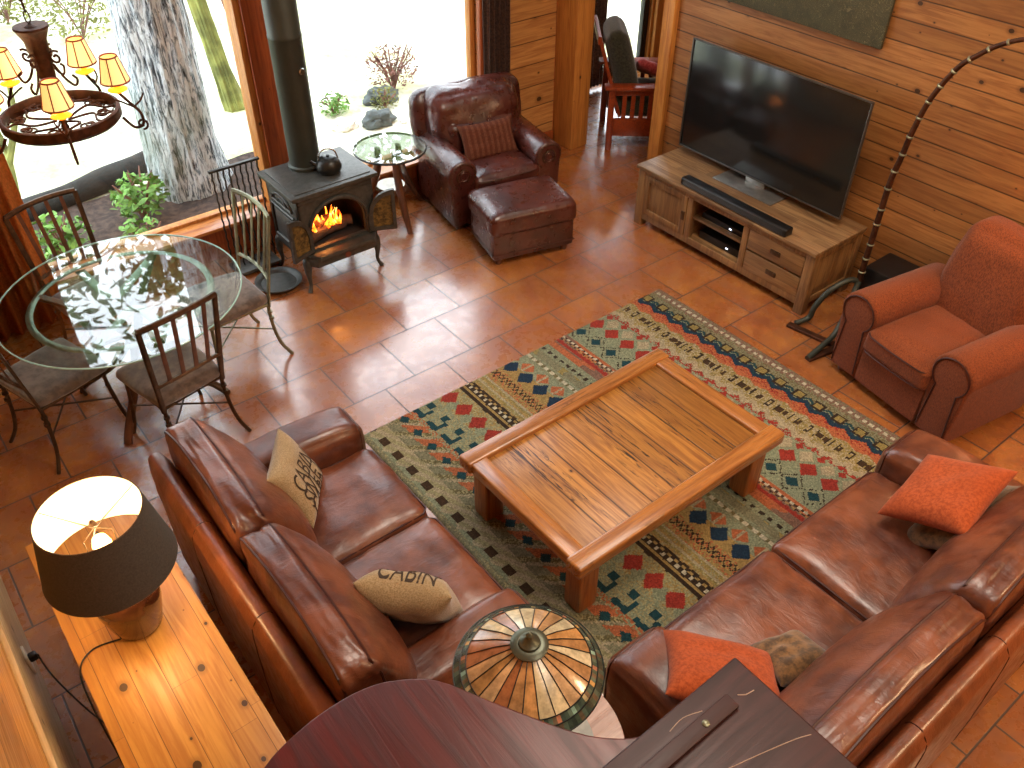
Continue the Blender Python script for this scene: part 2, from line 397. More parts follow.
def bark():
    t = NT('grey_bark'); o = t.obj()
    v = t.n('ShaderNodeMapping', {'Vector': o, 'Scale': (15, 15, 2.6)}).outputs[0]
    n = t.noise(v, 2.6, 8, .68, .8)
    n2 = t.noise(o, 1.1, 3)
    col = t.ramp(n, [(.36, lin('#2a2d2f')), (.44, lin('#7e8a92')), (.54, lin('#dbe4e8'))])
    col = t.mix(t.sstep(n2, .52, .7, 0, .45), col, lin('#7d8a66'))
    t.bsdf(col, .95, 0, t.bump(n, 1, .05), spec=.1); return t.m
M['bark'] = bark()
def ground():
    t = NT('winter_lawn'); o = t.obj(); n = t.noise(o, .7, 5, .6); n2 = t.noise(o, 9, 5, .7)
    col = t.mix(t.sstep(n, .42, .62), lin('#d9d8c4'), lin('#b6b987')); col = t.mix(t.sstep(n2, .45, .7, 0, .55), col, lin('#8c8c62'))
    t.bsdf(col, 1, 0, spec=0.05); return t.m
M['lawn'] = ground()
M['gravel'] = simple('pale_gravel', '#efebe4', 1, 0, .1, 18)
M['soil'] = simple('bark_mulch', '#40322a', 1, 0, .5, 20, 1.0)
M['leaf'] = simple('green_leaves', '#5f8a36', .7, 0, .4, 9)
M['leaf_dark'] = simple('moss_green', '#54693a', .9, 0, .4, 9)
M['leaf_pink'] = simple('dry_pink_twigs', '#7a564c', .9, 0, .4, 9)
M['leaf_olive'] = simple('olive_foliage', '#74773e', .9, 0, .45, 6)
M['rock'] = simple('grey_rock', '#545a58', .95, 0, .4, 6, .8)
M['rotlog'] = simple('dark_fallen_trunk', '#25241f', .95, 0, .4, 10, .8)

# ------------------------------------------------------------------ room shell
H = 5.2
XL, XR, YW, YB = -3.27, 2.5, .8, -7.2
def slab(name, c, d, mat, bev=0): return struct(MB().box(c, d, bev).build(name, mat))
slab('floor', ((XL+2.5)/2, (YB+.98)/2, -.05), (2.5-XL+.2, .98-YB, .1), M['tiles'])
slab('floor_side_room', (4.15, -.17, -.05), (3.1, 3.86, .1), M['tiles'])
slab('ceiling', ((XL+2.6)/2, (YB+1.0)/2, H+.05), (2.6-XL+.4, 1.0-YB+.4, .1), M['ceiling'])
slab('ceiling_side_room', (4.2, -.15, 2.75), (3.2, 4.0, .1), M['ceiling'])
slab('wall_left', (XL-.1, (YB+YW)/2, H/2), (.2, YW-YB+.4, H), M['pale_pine'])
slab('wall_rear', ((XL+5.6)/2, YB-.1, H/2), (5.6-XL+.3, .2, H), M['pine_wall_x'])
slab('wall_right', (XR+.11, (-.43+YB)/2, H/2), (.22, -.43-YB, H), M['pine_wall'])
# wall above the doorway
slab('wall_doorway_head', (XR+.11, .12, (2.45+H)/2), (.22, 1.1, H-2.45), M['pine_wall'])
# window wall: boards around the panes
def wbox(n, x0, x1, z0, z1, mat=None, y0=YW, y1=YW+.2): return slab(n, ((x0+x1)/2, (y0+y1)/2, (z0+z1)/2), (x1-x0, y1-y0, z1-z0), mat or M['pine_wall_x'])
WZ0, WZ1 = .27, 2.35
wbox('wall_back', XL, 2.31, 0, WZ0)
wbox('wall_back_left_pier', XL, -2.36, WZ0, H)
wbox('wall_back_pier', -.55, -.27, WZ0, H, M['post_red'])
wbox('wall_back_right_pier', 1.47, 2.31, WZ0, H)
wbox('wall_back_head', -2.36, -.55, WZ1, 2.75); wbox('wall_back_head_right', -.27, 1.47, WZ1, 2.75)
wbox('wall_back_top', -2.36, -.55, 4.5, H); wbox('wall_back_top_right', -.27, 1.47, 4.5, H)
slab('wall_return', (2.41, .92, H/2), (.2, .24, H), M['post_red'])
def window(n, x0, x1, z0, z1, y=.9, lit=True):
    fr = MB(); w = .055
    fr.box(((x0+x1)/2, y, z0+w/2), (x1-x0, .07, w), .006); fr.box(((x0+x1)/2, y, z1-w/2), (x1-x0, .07, w), .006)
    fr.box((x0+w/2, y, (z0+z1)/2), (w, .07, z1-z0-2*w), .006); fr.box((x1-w/2, y, (z0+z1)/2), (w, .07, z1-z0-2*w), .006)
    o = struct(fr.build('window_%d' % n, M['post']))
    g = MB().box(((x0+x1)/2, y+.01, (z0+z1)/2), (x1-x0-2*w+.01, .008, z1-z0-2*w+.01), 0).build('pane', M['glass'], o)
    return o
window(1, -2.36, -.55, WZ0, WZ1); window(2, -.27, 1.47, WZ0, WZ1)
window(3, -2.36, -.55, 2.75, 4.5); window(4, -.27, 1.47, 2.75, 4.5)
# sills and aprons
struct(MB().box((-1.46, .79, .285), (1.9, .2, .03), .008).build('trim_1', M['sill']))
struct(MB().box((.6, .79, .285), (1.78, .2, .03), .008).build('trim_2', M['sill']))
struct(MB().box((-1.46, .775, .2), (1.84, .05, .14), .006).build('trim_3', M['post_red']))
struct(MB().box((.6, .775, .2), (1.76, .05, .14), .006).build('trim_4', M['post_red']))
struct(MB().box(((XL+2.3)/2, .785, .06), (2.3-XL, .03, .12), .006).build('baseboard_back', M['post_red']))
struct(MB().box((XL+.012, -3.2, .31), (.025, 7.9, .62), .006).build('baseboard_left', wood('grey_pine_panel', '#d6b98a', '#b08f60', 'y', 'z', 1.0, rough=.5, knots=.5)))
# casings
struct(MB().box((-.41, .775, 1.3), (.3, .05, 2.1), .006).build('trim_5', M['post_red']))
struct(MB().box((-.575, .83, 1.32), (.06, .1, 2.05), .006).build('trim_6', M['post']))
struct(MB().box((1.5, .775, 1.3), (.13, .05, 2.1), .006).build('trim_7', M['post_red']))
struct(MB().box((-2.4, .775, 1.3), (.12, .05, 2.1), .006).build('trim_8', M['post_red']))
# doorway posts
struct(MB().box((2.415, .665, 1.3), (.21, .27, 2.6), .01).build('trim_9', M['post']))
struct(MB().box((2.49, -.38, 1.3), (.09, .12, 2.6), .008).build('trim_10', M['post']))
struct(MB().box((2.6, -.42, 1.3), (.24, .03, 2.6), .004).build('trim_11', M['post']))
struct(MB().box((2.47, .13, 2.5), (.1, 1.1, .14), .006).build('trim_12', M['post']))
# neighbouring room
Y2 = 1.62
wbox('wall_side_room', 2.51, 3.32, 0, H, None, Y2, Y2+.15)
wbox('wall_side_room_pier', 4.42, 5.6, 0, 2.35, M['post'], Y2, Y2+.15)
wbox('wall_side_room_head', 3.32, 5.6, 2.35, H, None, Y2, Y2+.15)
slab('wall_side_room_end', (5.65, -.2, H/2), (.1, 3.8, H), M['pine_wall'])
slab('wall_side_room_front', (4.15, -2.05, H/2), (3.0, .1, H), M['pine_wall_x'])
slab('wall_side_room_link', (2.56, 1.33, H/2), (.1, .6, H), M['pine_wall'])
fr = MB(); fr.box((3.355, Y2+.07, 1.17), (.07, .06, 2.3), .005); fr.box((4.375, Y2+.07, 1.17), (.08, .06, 2.3), .005); fr.box((3.87, Y2+.07, .05), (.96, .06, .1), .005); fr.box((3.87, Y2+.07, 2.28), (.96, .06, .1), .005)
dr = struct(fr.build('door_1', M['tvback']))
MB().box((3.87, Y2+.07, 1.17), (.96, .008, 2.14), 0).build('pane', M['glass'], dr)
dr2 = struct(MB().box((4.85, Y2-.03, 1.1), (.8, .045, 2.15), .006).build('door_2', M['post']))
MB().lathe([(0, -.03), (.024, -.03), (.03, -.015), (.02, 0), (.012, .01), (.012, .03)], (4.56, Y2-.1, .32), 16, rotm(x=PI/2)).build('door_knob', M['steel'], dr2)

# outlet on the left wall
ol = thing('wall_outlet', 'white electrical outlet on the pale pine wall at lower left', 'outlet', (XL+.024, -2.24, .3))
MB().box((.006, 0, 0), (.01, .08, .12), .003).build('cover_plate', M['white_pl'], ol)
pl = tag(MB().box((XL+.052, -2.25, .32), (.035, .035, .035), .008).build('cord_plug', M['black']), 'black plug pushed into the white wall outlet', 'plug')

# ------------------------------------------------------------------ exterior
gm = MB()
tb = bmesh.new(); bmesh.ops.create_grid(tb, x_segments=60, y_segments=60, size=14)
for v in tb.verts:
    v.co += Vector((2, 15.0, 0)); y = v.co.y
    v.co.z = -.15 + max(0, (y-4))*.03 + .05*noise.noise(v.co*.8)*min(1, max(0, (y-1.2)))
gm.add(tb); struct(gm.build('ground_lawn', M['lawn']))
def blob(name, label, cat, c, s, mat, amp=.3, seed=0, group=None):
    m = MB(); tb = bmesh.new(); bmesh.ops.create_icosphere(tb, subdivisions=4, radius=1)
    for v in tb.verts:
        k = 1+amp*noise.noise(v.co*1.6+Vector((seed, 0, 0)))+amp*.4*noise.noise(v.co*4+Vector((seed, 3, 0)))
        v.co = Vector((v.co.x*s[0]*k, v.co.y*s[1]*k, v.co.z*s[2]*k))
    m.add(tb, Matrix.Translation(c)); return tag(m.build(name, mat), label, cat, group)
def trunk(name, label, base, top, r0, r1, mat, flare=.25, amp=.06):
    m = MB(); tb = bmesh.new(); n, seg = 60, 72; rings = []
    base, top = Vector(base), Vector(top)
    for i in range(n+1):
        t = i/n; c = base.lerp(top, t); r = r0+(r1-r0)*t + flare*r0*math.exp(-t*14)
        ring = []
        for k in range(seg):
            a = 2*PI*k/seg; d = noise.noise(Vector((math.cos(a)*3.5, math.sin(a)*3.5, t*6)))*amp*2.2+noise.noise(Vector((math.cos(a)*9, math.sin(a)*9, t*16)))*amp
            ring.append(tb.verts.new(c+Vector((math.cos(a), math.sin(a), 0))*(r*(1+d))))
        rings.append(ring)
    for A, B in zip(rings, rings[1:]):
        for k in range(seg): tb.faces.new((A[k], A[(k+1) % seg], B[(k+1) % seg], B[k]))
    tb.faces.new(rings[-1]); tb.faces.new(rings[0][::-1])
    m.add(tb); return tag(m.build(name, mat), label, 'tree')
trunk('tree_trunk', 'thick grey furrowed tree trunk just outside the left window', (-.71, 2.35, -.2), (-.68, 2.45, 5.2), .295, .27, M['bark'])
t2 = trunk('tree_trunk', 'slender mossy green tree trunk beside the window frame, behind the thick trunk', (.36, 3.75, -.15), (-.2, 4.2, 4.6), .09, .07, M['leaf_olive'], .3, .12)
def leaves(m, c, rad, n, size, seed=0, up=.3, squash=1):
    rnd = random.Random(seed); tb = bmesh.new()
    for i in range(n):
        d = Vector((rnd.gauss(0, 1), rnd.gauss(0, 1), rnd.gauss(0, 1))).normalized()*rad*rnd.random()**.4
        d.z *= squash
        p = Vector(c)+d; q = rotm(rnd.uniform(-1, 1), rnd.uniform(-1, 1), rnd.uniform(0, 6.28)); s = size*rnd.uniform(.6, 1.3)
        vs = [tb.verts.new(p+q.to_3x3()@Vector(v)*s) for v in ((0, -1, 0), (.42, -.2, .12), (.3, .6, .05), (0, 1, -.1), (-.3, .6, .05), (-.42, -.2, .12))]
        tb.faces.new(vs)
    m.add(tb)
def shrub(name, label, c, h, rad, mat, n=300, size=.03, seed=0, cat='shrub', stems=9, squash=.8, group=None):
    t = thing(name, label, cat, c, 0, group); st = MB(); rnd = random.Random(seed)
    for i in range(stems):
        a = rnd.uniform(0, 6.28); rr = rad*rnd.uniform(.3, .95)
        st.tube(spline([(0, 0, -.03), (math.cos(a)*rr*.4, math.sin(a)*rr*.4, h*.5), (math.cos(a)*rr, math.sin(a)*rr, h*rnd.uniform(.8, 1.1))], 4), [.008]*8+[.004], 5)
    st.build('stem', M['leaf_pink'], t); lf = MB(); leaves(lf, (0, 0, h*.6), rad, n, size, seed, squash=squash); lf.build('foliage', mat, t, ang=80); return t
shrub('leafy_plant', 'bright green leafy plant under the left window beside the thick trunk', (-1.28, 1.95, -.15), .42, .24, M['leaf'], 260, .045, 3, 'plant')
shrub('leafy_plant', 'low green leafy plant nearest the sill, left of the thick trunk', (-1.45, 1.45, -.15), .25, .2, M['leaf'], 160, .04, 5, 'plant')
shrub('leafy_plant', 'green leafy plant seen through the back of the far left dining chair', (-2.0, 1.75, -.15), .35, .24, M['leaf'], 200, .045, 9, 'plant')
shrub('dry_shrub', 'pinkish dry shrub behind the oxblood armchair outside', (1.95, 3.1, -.12), .4, .3, M['leaf_pink'], 650, .022, 11, stems=20)
shrub('mossy_clump', 'small green clump beside the stovepipe outside the window', (1.12, 2.95, -.12), .14, .17, M['leaf'], 260, .025, 12)
shrub('mossy_clump', 'olive mossy clump beside the dark rock outside', (1.62, 2.75, -.12), .14, .16, M['leaf_olive'], 260, .02, 13)
for i, (x, y, hh, rr, lb) in enumerate([(-.35, 6.4, .7, .6, 'wide olive bush at the top edge of the left window, near the trunk'), (-2.6, 8.6, .8, .8, 'olive bush on the far slope behind the chandelier top'), (-.9, 7.6, .6, .5, 'pale olive bush on the slope above the chandelier'), (1.3, 5.9, 1.3, .5, 'tall green shrub right of the thick trunk')]):
    shrub('hillside_bush', lb, (x, y, .05), hh, rr, M['leaf_olive'], 900, .035, 20+i, group='bushes on the slope outside')
shrub('side_room_bush', 'blue grey bush far beyond the glass door of the side room', (8.6, 8.6, 0), 1.6, 1.4, M['rock'], 1500, .07, 31)
shrub('side_room_bush', 'grey bush at left, far beyond the glass door of the side room', (5.2, 13.2, 0), 1.6, 1.4, M['rock'], 1500, .07, 32)
def big_tree(label, c, h, rad, seed, n=1500, size=.12, z0=.35):
    t = thing('garden_tree', label, 'tree', c, 0, None); st = MB(); rnd = random.Random(seed)
    st.tube(spline([(0, 0, -.1), (.05, .03, h*.5), (0, 0, h)], 6), [.16-.011*i for i in range(13)], 9)
    for i in range(14):
        a = rnd.uniform(0, 6.28); z = h*rnd.uniform(z0, .9); rr = rad*rnd.uniform(.6, 1)
        st.tube(spline([(0, 0, z), (math.cos(a)*rr*.5, math.sin(a)*rr*.5, z+.3), (math.cos(a)*rr, math.sin(a)*rr, z+.35)], 4), [.05, .045, .04, .035, .03, .025, .02, .015, .01], 6)
    st.build('trunk', M['bark'], t); lf = MB()
    for i in range(12):
        a = rnd.uniform(0, 6.28); rr = rad*rnd.uniform(.2, .8); z = h*rnd.uniform(z0, 1.0)
        leaves(lf, (math.cos(a)*rr, math.sin(a)*rr, z), rad*.42, n//12, size, seed*50+i, squash=.7)
    lf.build('foliage', M['leaf_dark'], t, ang=80)
big_tree('leafy tree rising beyond the big left window', (-2.5, 5.6, 0), 6.2, 1.7, 41, 650)
big_tree('leafy tree rising behind the thick grey trunk', (.3, 8.6, .1), 6.5, 2.0, 42)
big_tree('leafy tree rising right of the stovepipe, beyond the lawn', (4.6, 9.0, .1), 6.5, 2.0, 43)
blob('garden_rock', 'dark mossy rock outside beside the round side table', 'rock', (1.36, 2.45, -.1), (.16, .12, .11), M['rock'], .4, 2)
blob('garden_rock', 'grey rock under the pinkish dry shrub', 'rock', (1.7, 2.95, -.1), (.2, .14, .1), M['rock'], .4, 5)
blob('garden_rock', 'pale rock behind the round side table, nearest the armchair', 'rock', (1.75, 2.3, -.12), (.17, .14, .09), M['gravel'], .4, 8)
blob('garden_rock', 'small grey rock left of the dark mossy rock', 'rock', (1.05, 2.6, -.12), (.14, .1, .07), M['gravel'], .4, 9)
fl = MB(); fl.tube(spline([(-3.0, 2.65, -.1), (-2.1, 2.62, -.08), (-1.3, 2.78, -.06), (-.6, 3.05, -.08)], 8), [.105+.008*math.sin(i*.9) for i in range(25)], 18)
tag(fl.build('fallen_log', M['rotlog']), 'dark fallen log lying on the lawn behind the leafy plants', 'log')
sb = MB(); tb = bmesh.new(); bmesh.ops.create_grid(tb, x_segments=30, y_segments=12, size=1)
for v in tb.verts: v.co = Vector((-1.4+v.co.x*1.5, 1.85+v.co.y*.75, -.125+.02*noise.noise(v.co*5)))
sb.add(tb); struct(sb.build('ground_mulch_bed', M['soil']))
# young mossy tree on the left
mt_ = MB()
for pts in ([(-2.05, 3.0, -.1), (-1.98, 3.1, .4), (-2.1, 3.2, 1.0)], [(-2.0, 3.05, .2), (-1.8, 3.1, .6), (-1.75, 3.2, 1.1)], [(-2.0, 3.1, .3), (-2.25, 3.1, .7), (-2.4, 3.2, 1.2)]):
    mt_.tube(spline(pts, 5), [.035-.0025*i for i in range(11)], 7)
tag(mt_.build('mossy_sapling', M['leaf_olive']), 'small forked mossy sapling beyond the left window, under the chandelier', 'tree')

# ------------------------------------------------------------------ rug
def make_rug():
    x0, x1, y0, y1 = -1.27, 1.29, -4.15, -1.635
    cs = .0085; nx = int((x1-x0)/cs); ny = int((y1-y0)/cs); P = .15
    C = {k: lin(v) for k, v in dict(beige='#96906a', cream='#a2977a', brown='#41301f', teal='#1d3f45', sage='#848b70', grey='#7c7a60', orange='#a8623f', red='#93352a', tan='#9c8350', navy='#1f3346', olive='#6a6342', gold='#8e7f4c', white='#b9b49c', dark='#33281e', mauve='#7b5f50').items()}
    rnd = random.Random(3)
    def dia(x, y, cx, cy0, rx, ry):
        dy = ((y-cy0+P/2) % P)-P/2; return abs(x-cx)/rx+abs(dy)/ry
    def sq(x, y, cx, cy0, rx, ry, per=P):
        dy = ((y-cy0+per/2) % per)-per/2; return max(abs(x-cx)/rx, abs(dy)/ry)
    def f(x, y):
        w = noise.noise(Vector((x*30, y*30, 0)))*.004; x += w; y += w*1.2
        s = rnd.random
        ph = (y+1.68) % P/P      # 0..1 along each repeat
        tri = abs(ph-.5)*2       # 1 at repeat line
        if x < -1.235: return C['grey'] if s() < .7 else C['beige']
        if x < -1.10:
            d = sq(x, y, -1.185, -1.77, .026, .034)
            if d < 1: return C['brown']
            if x-(-1.235)+tri*.05 < .05: return C['sage']
            st = int((x+1.235+ph*.06)/.03) % 2
            return C['cream'] if st == 0 else C['beige']
        if x < -.93:
            v = (x+1.10)/.17; a = (v+ph*1.0) % 1
            k = int((y+1.68)//P) 
            if dia(x, y, -.985, -1.68, .035, .04) < 1: return C['teal']
            if a < .22: return C['orange'] if x > -1.03 else C['grey']
            if a < .42: return C['cream'] if s() < .6 else C['grey']
            if a < .7: return C['olive'] if s() < .6 else C['beige']
            return C['grey'] if x < -1.02 else C['orange']
        if x < -.72:
            if sq(x, y, -.785, -1.68, .024, .024) < 1: return C['teal']
            dy = ((y+1.68+P/2) % P)-P/2
            if (-.90 < x < -.865 and abs(dy) < .05) or (-.9 < x < -.8 and .03 < -dy < .055): return C['teal']
            if x < -.90+.03*tri and s() < .5: return C['orange']
            return C['sage'] if s() < .55 else C['beige']
        if x < -.55:
            if dia(x, y, -.645, -1.68, .072, .062) < 1: return C['red']
            if dia(x, y, -.68, -1.755, .06, .05) < 1: return C['sage']
            return C['beige'] if s() < .7 else C['tan']
        if x < -.44:
            pp = (y % .05)/.05
            if abs(x+.515) < .008: return C['tan']
            if abs(x+.485) < .012 and pp < .4: return C['white']
            if abs(x+.46) < .008 and pp > .5: return C['tan']
            return C['dark'] if s() < .82 else C['brown']
        if x < -.335:
            b = int((x+.44)/.018) % 3
            return (C['tan'], C['gold'], C['cream'])[b] if s() < .8 else C['beige']
        if x < -.215:
            zz = abs(((y/.075) % 1)-.5)*2
            if abs(x-(-.30+.06*zz)) < .007 or abs(x-(-.24-.05*zz)) < .006: return C['dark']
            return C['tan'] if s() < .7 else C['orange']
        if x < -.02:
            if dia(x, y, -.15, -1.68, .068, .062) < 1: return C['navy']
            if dia(x, y, -.07, -1.757, .055, .06) < 1: return C['orange'] if abs(((y+1.757+P/2) % P)-P/2) > .008 else C['cream']
            return C['tan'] if x < -.12 else C['sage']
        if x < .20:
            pp = (y % .06)/.06
            if abs(x-.02) < .012: return C['white'] if pp < .6 else C['olive']
            if abs(x-.15) < .012: return C['dark'] if pp < .5 else C['sage']
            if abs(x-.085) < .03: return C['grey'] if noise.noise(Vector((x*9, y*9, 2))) > -.1 else C['gold']
            return C['sage'] if s() < .7 else C['grey']
        if x < .37:
            pp = (y % .045)/.045
            if abs(x-.34) < .009: return C['white'] if pp < .6 else C['brown']
            if abs(x-.285) < .014: return C['red']
            if abs(x-.315) < .006: return C['dark'] if pp < .5 else C['tan']
            return C['orange'] if noise.noise(Vector((x*12, y*5, 7))) > -.05 else C['mauve']
        if x < .76:
            if dia(x, y, .62, -1.68, .068, .062) < 1: return C['red']
            if dia(x, y, .47, -1.68, .045, .045) < 1: return C['teal']
            dd = dia(x, y, .47, -1.68, .085, .075)
            if .88 < dd < 1.05: return C['dark'] if s() < .6 else C['sage']
            if dia(x, y, .70, -1.755, .06, .05) < 1: return C['cream']
            if x > .70 and dia(x, y, .74, -1.68, .03, .03) < 1: return C['red']
            return C['sage']
        if x < 1.0:
            e = (y % .1)/.1; sc = .79+.02*math.cos(2*PI*e)
            if x < sc: return C['red'] if s() < .7 else C['sage']
            if x < sc+.05: return C['cream']
            k = int(((y+10)/.075)) % 4; yy = (y % .075)/.075
            if k == 0 and .885 < x < .935 and .1 < yy: return C['brown']
            if k == 1 and .87 < x < .95 and .25 < yy < .75 and not (.89 < x < .93 and .4 < yy < .6): return C['dark']
            if k == 2 and .88 < x < .93 and .3 < yy < .6: return C['brown']
            if k == 3 and .87 < x < .95 and (.2 < yy < .35 or .6 < yy < .75): return C['dark']
            if x > .965+.03*tri: return C['orange']
            return C['gold'] if s() < .6 else C['cream']
        if x < 1.20:
            pt = abs(((y+1.68) % P)/P-.5)*2   # 1 at motif centre
            if sq(x, y, 1.125, -1.68, .026, .026) < 1: return C['gold']
            if sq(x, y, 1.125, -1.68, .04, .04) < 1: return C['dark']
            base = 1.03+.045*(1-pt)
            if base < x < base+.045: return C['navy'] if s() < .8 else C['teal']
            if base+.045 <= x < base+.053: return C['sage']
            if base+.053 <= x < base+.075: return C['teal']
            if x <= base: return C['orange'] if s() < .75 else C['red']
            return C['grey'] if s() < .7 else C['olive']
        if abs(x-1.235) < .01: return C['white'] if (y % .05) < .03 else C['mauve']
        return C['mauve'] if s() < .6 else C['grey']
    tb = bmesh.new(); vs = []
    for j in range(ny+1):
        row = []
        for i in range(nx+1):
            x = x0+(x1-x0)*i/nx; y = y0+(y1-y0)*j/ny
            z = .013 if (0 < i < nx and 0 < j < ny) else .001
            row.append(tb.verts.new((x, y, z+.0012*rnd.random())))
        vs.append(row)
    for j in range(ny):
        for i in range(nx): tb.faces.new((vs[j][i], vs[j][i+1], vs[j+1][i+1], vs[j+1][i]))
    m = MB(); m.bm.free(); m.bm = tb
    def cf(fc, i):
        c = fc.calc_center_median(); k = f(c.x, c.y); g = rnd.uniform(.6, 1.0); return (k[0]*g, k[1]*g, k[2]*g, 1)
    o = m.build('area_rug', attr_mat('woven_wool_rug', .97, 160, .35), colfn=cf)
    tag(o, 'multicoloured tribal patterned area rug under the wooden coffee table', 'rug')
make_rug()
RZ = .0145

# ------------------------------------------------------------------ coffee table
def coffee_table():
    x0, x1, y0, y1, zt = -1.135, .315, -3.44, -2.495, .45
    cx, cy = (x0+x1)/2, (y0+y1)/2; hx, hy = (x1-x0)/2, (y1-y0)/2
    t = thing('coffee_table', 'rustic mesquite plank coffee table with chunky legs on the patterned rug', 'coffee table', (cx, cy, RZ))
    MB().box((0, 0, zt-.05-RZ), (2*hx-.16, 2*hy-.16, .05), .003).build('tabletop', M['mesquite'], t)
    for s in (-1, 1):
        MB().box((0, s*(hy-.05), zt-.035-RZ), (2*hx+.02, .10, .075), .014, seg=3).build('edge_rail', M['mesquite_x'], t)
        MB().box((s*(hx-.055), 0, zt-.04-RZ), (.10, 2*hy-.18, .07), .012, seg=3).build('edge_rail', M['mesquite_y'], t)
    for sx in (-1, 1):
        for sy in (-1, 1): MB().box((sx*(hx-.11), sy*(hy-.10), (zt-.07-RZ)/2), (.12, .115, zt-.075-RZ), .012, seg=3).build('leg', M['mesquite_z'], t)
coffee_table()

# ------------------------------------------------------------------ sofas
def arm_prism(w, h, zb, depth, rr, y0, bev=.02, flare=.0):
    """rolled-top arm: section in x-z swept along y"""
    pts = []
    pts.append((-w/2+.015, zb)); pts.append((w/2-.015, zb))
    n = 18
    for i in range(n+1):
        a = -.45+(PI+.9)*i/n; pts.append((math.cos(a)*rr, h-rr*.92+math.sin(a)*rr*.92))
    m = MB(); m.prism(pts, 0, depth, bev, Matrix.Translation((0, y0+depth, 0)) @ XZ, seg=3); return m

def welt_loop(pts, r=.0055): 
    m = MB(); m.tube(pts, r, 6, closed=True); return m

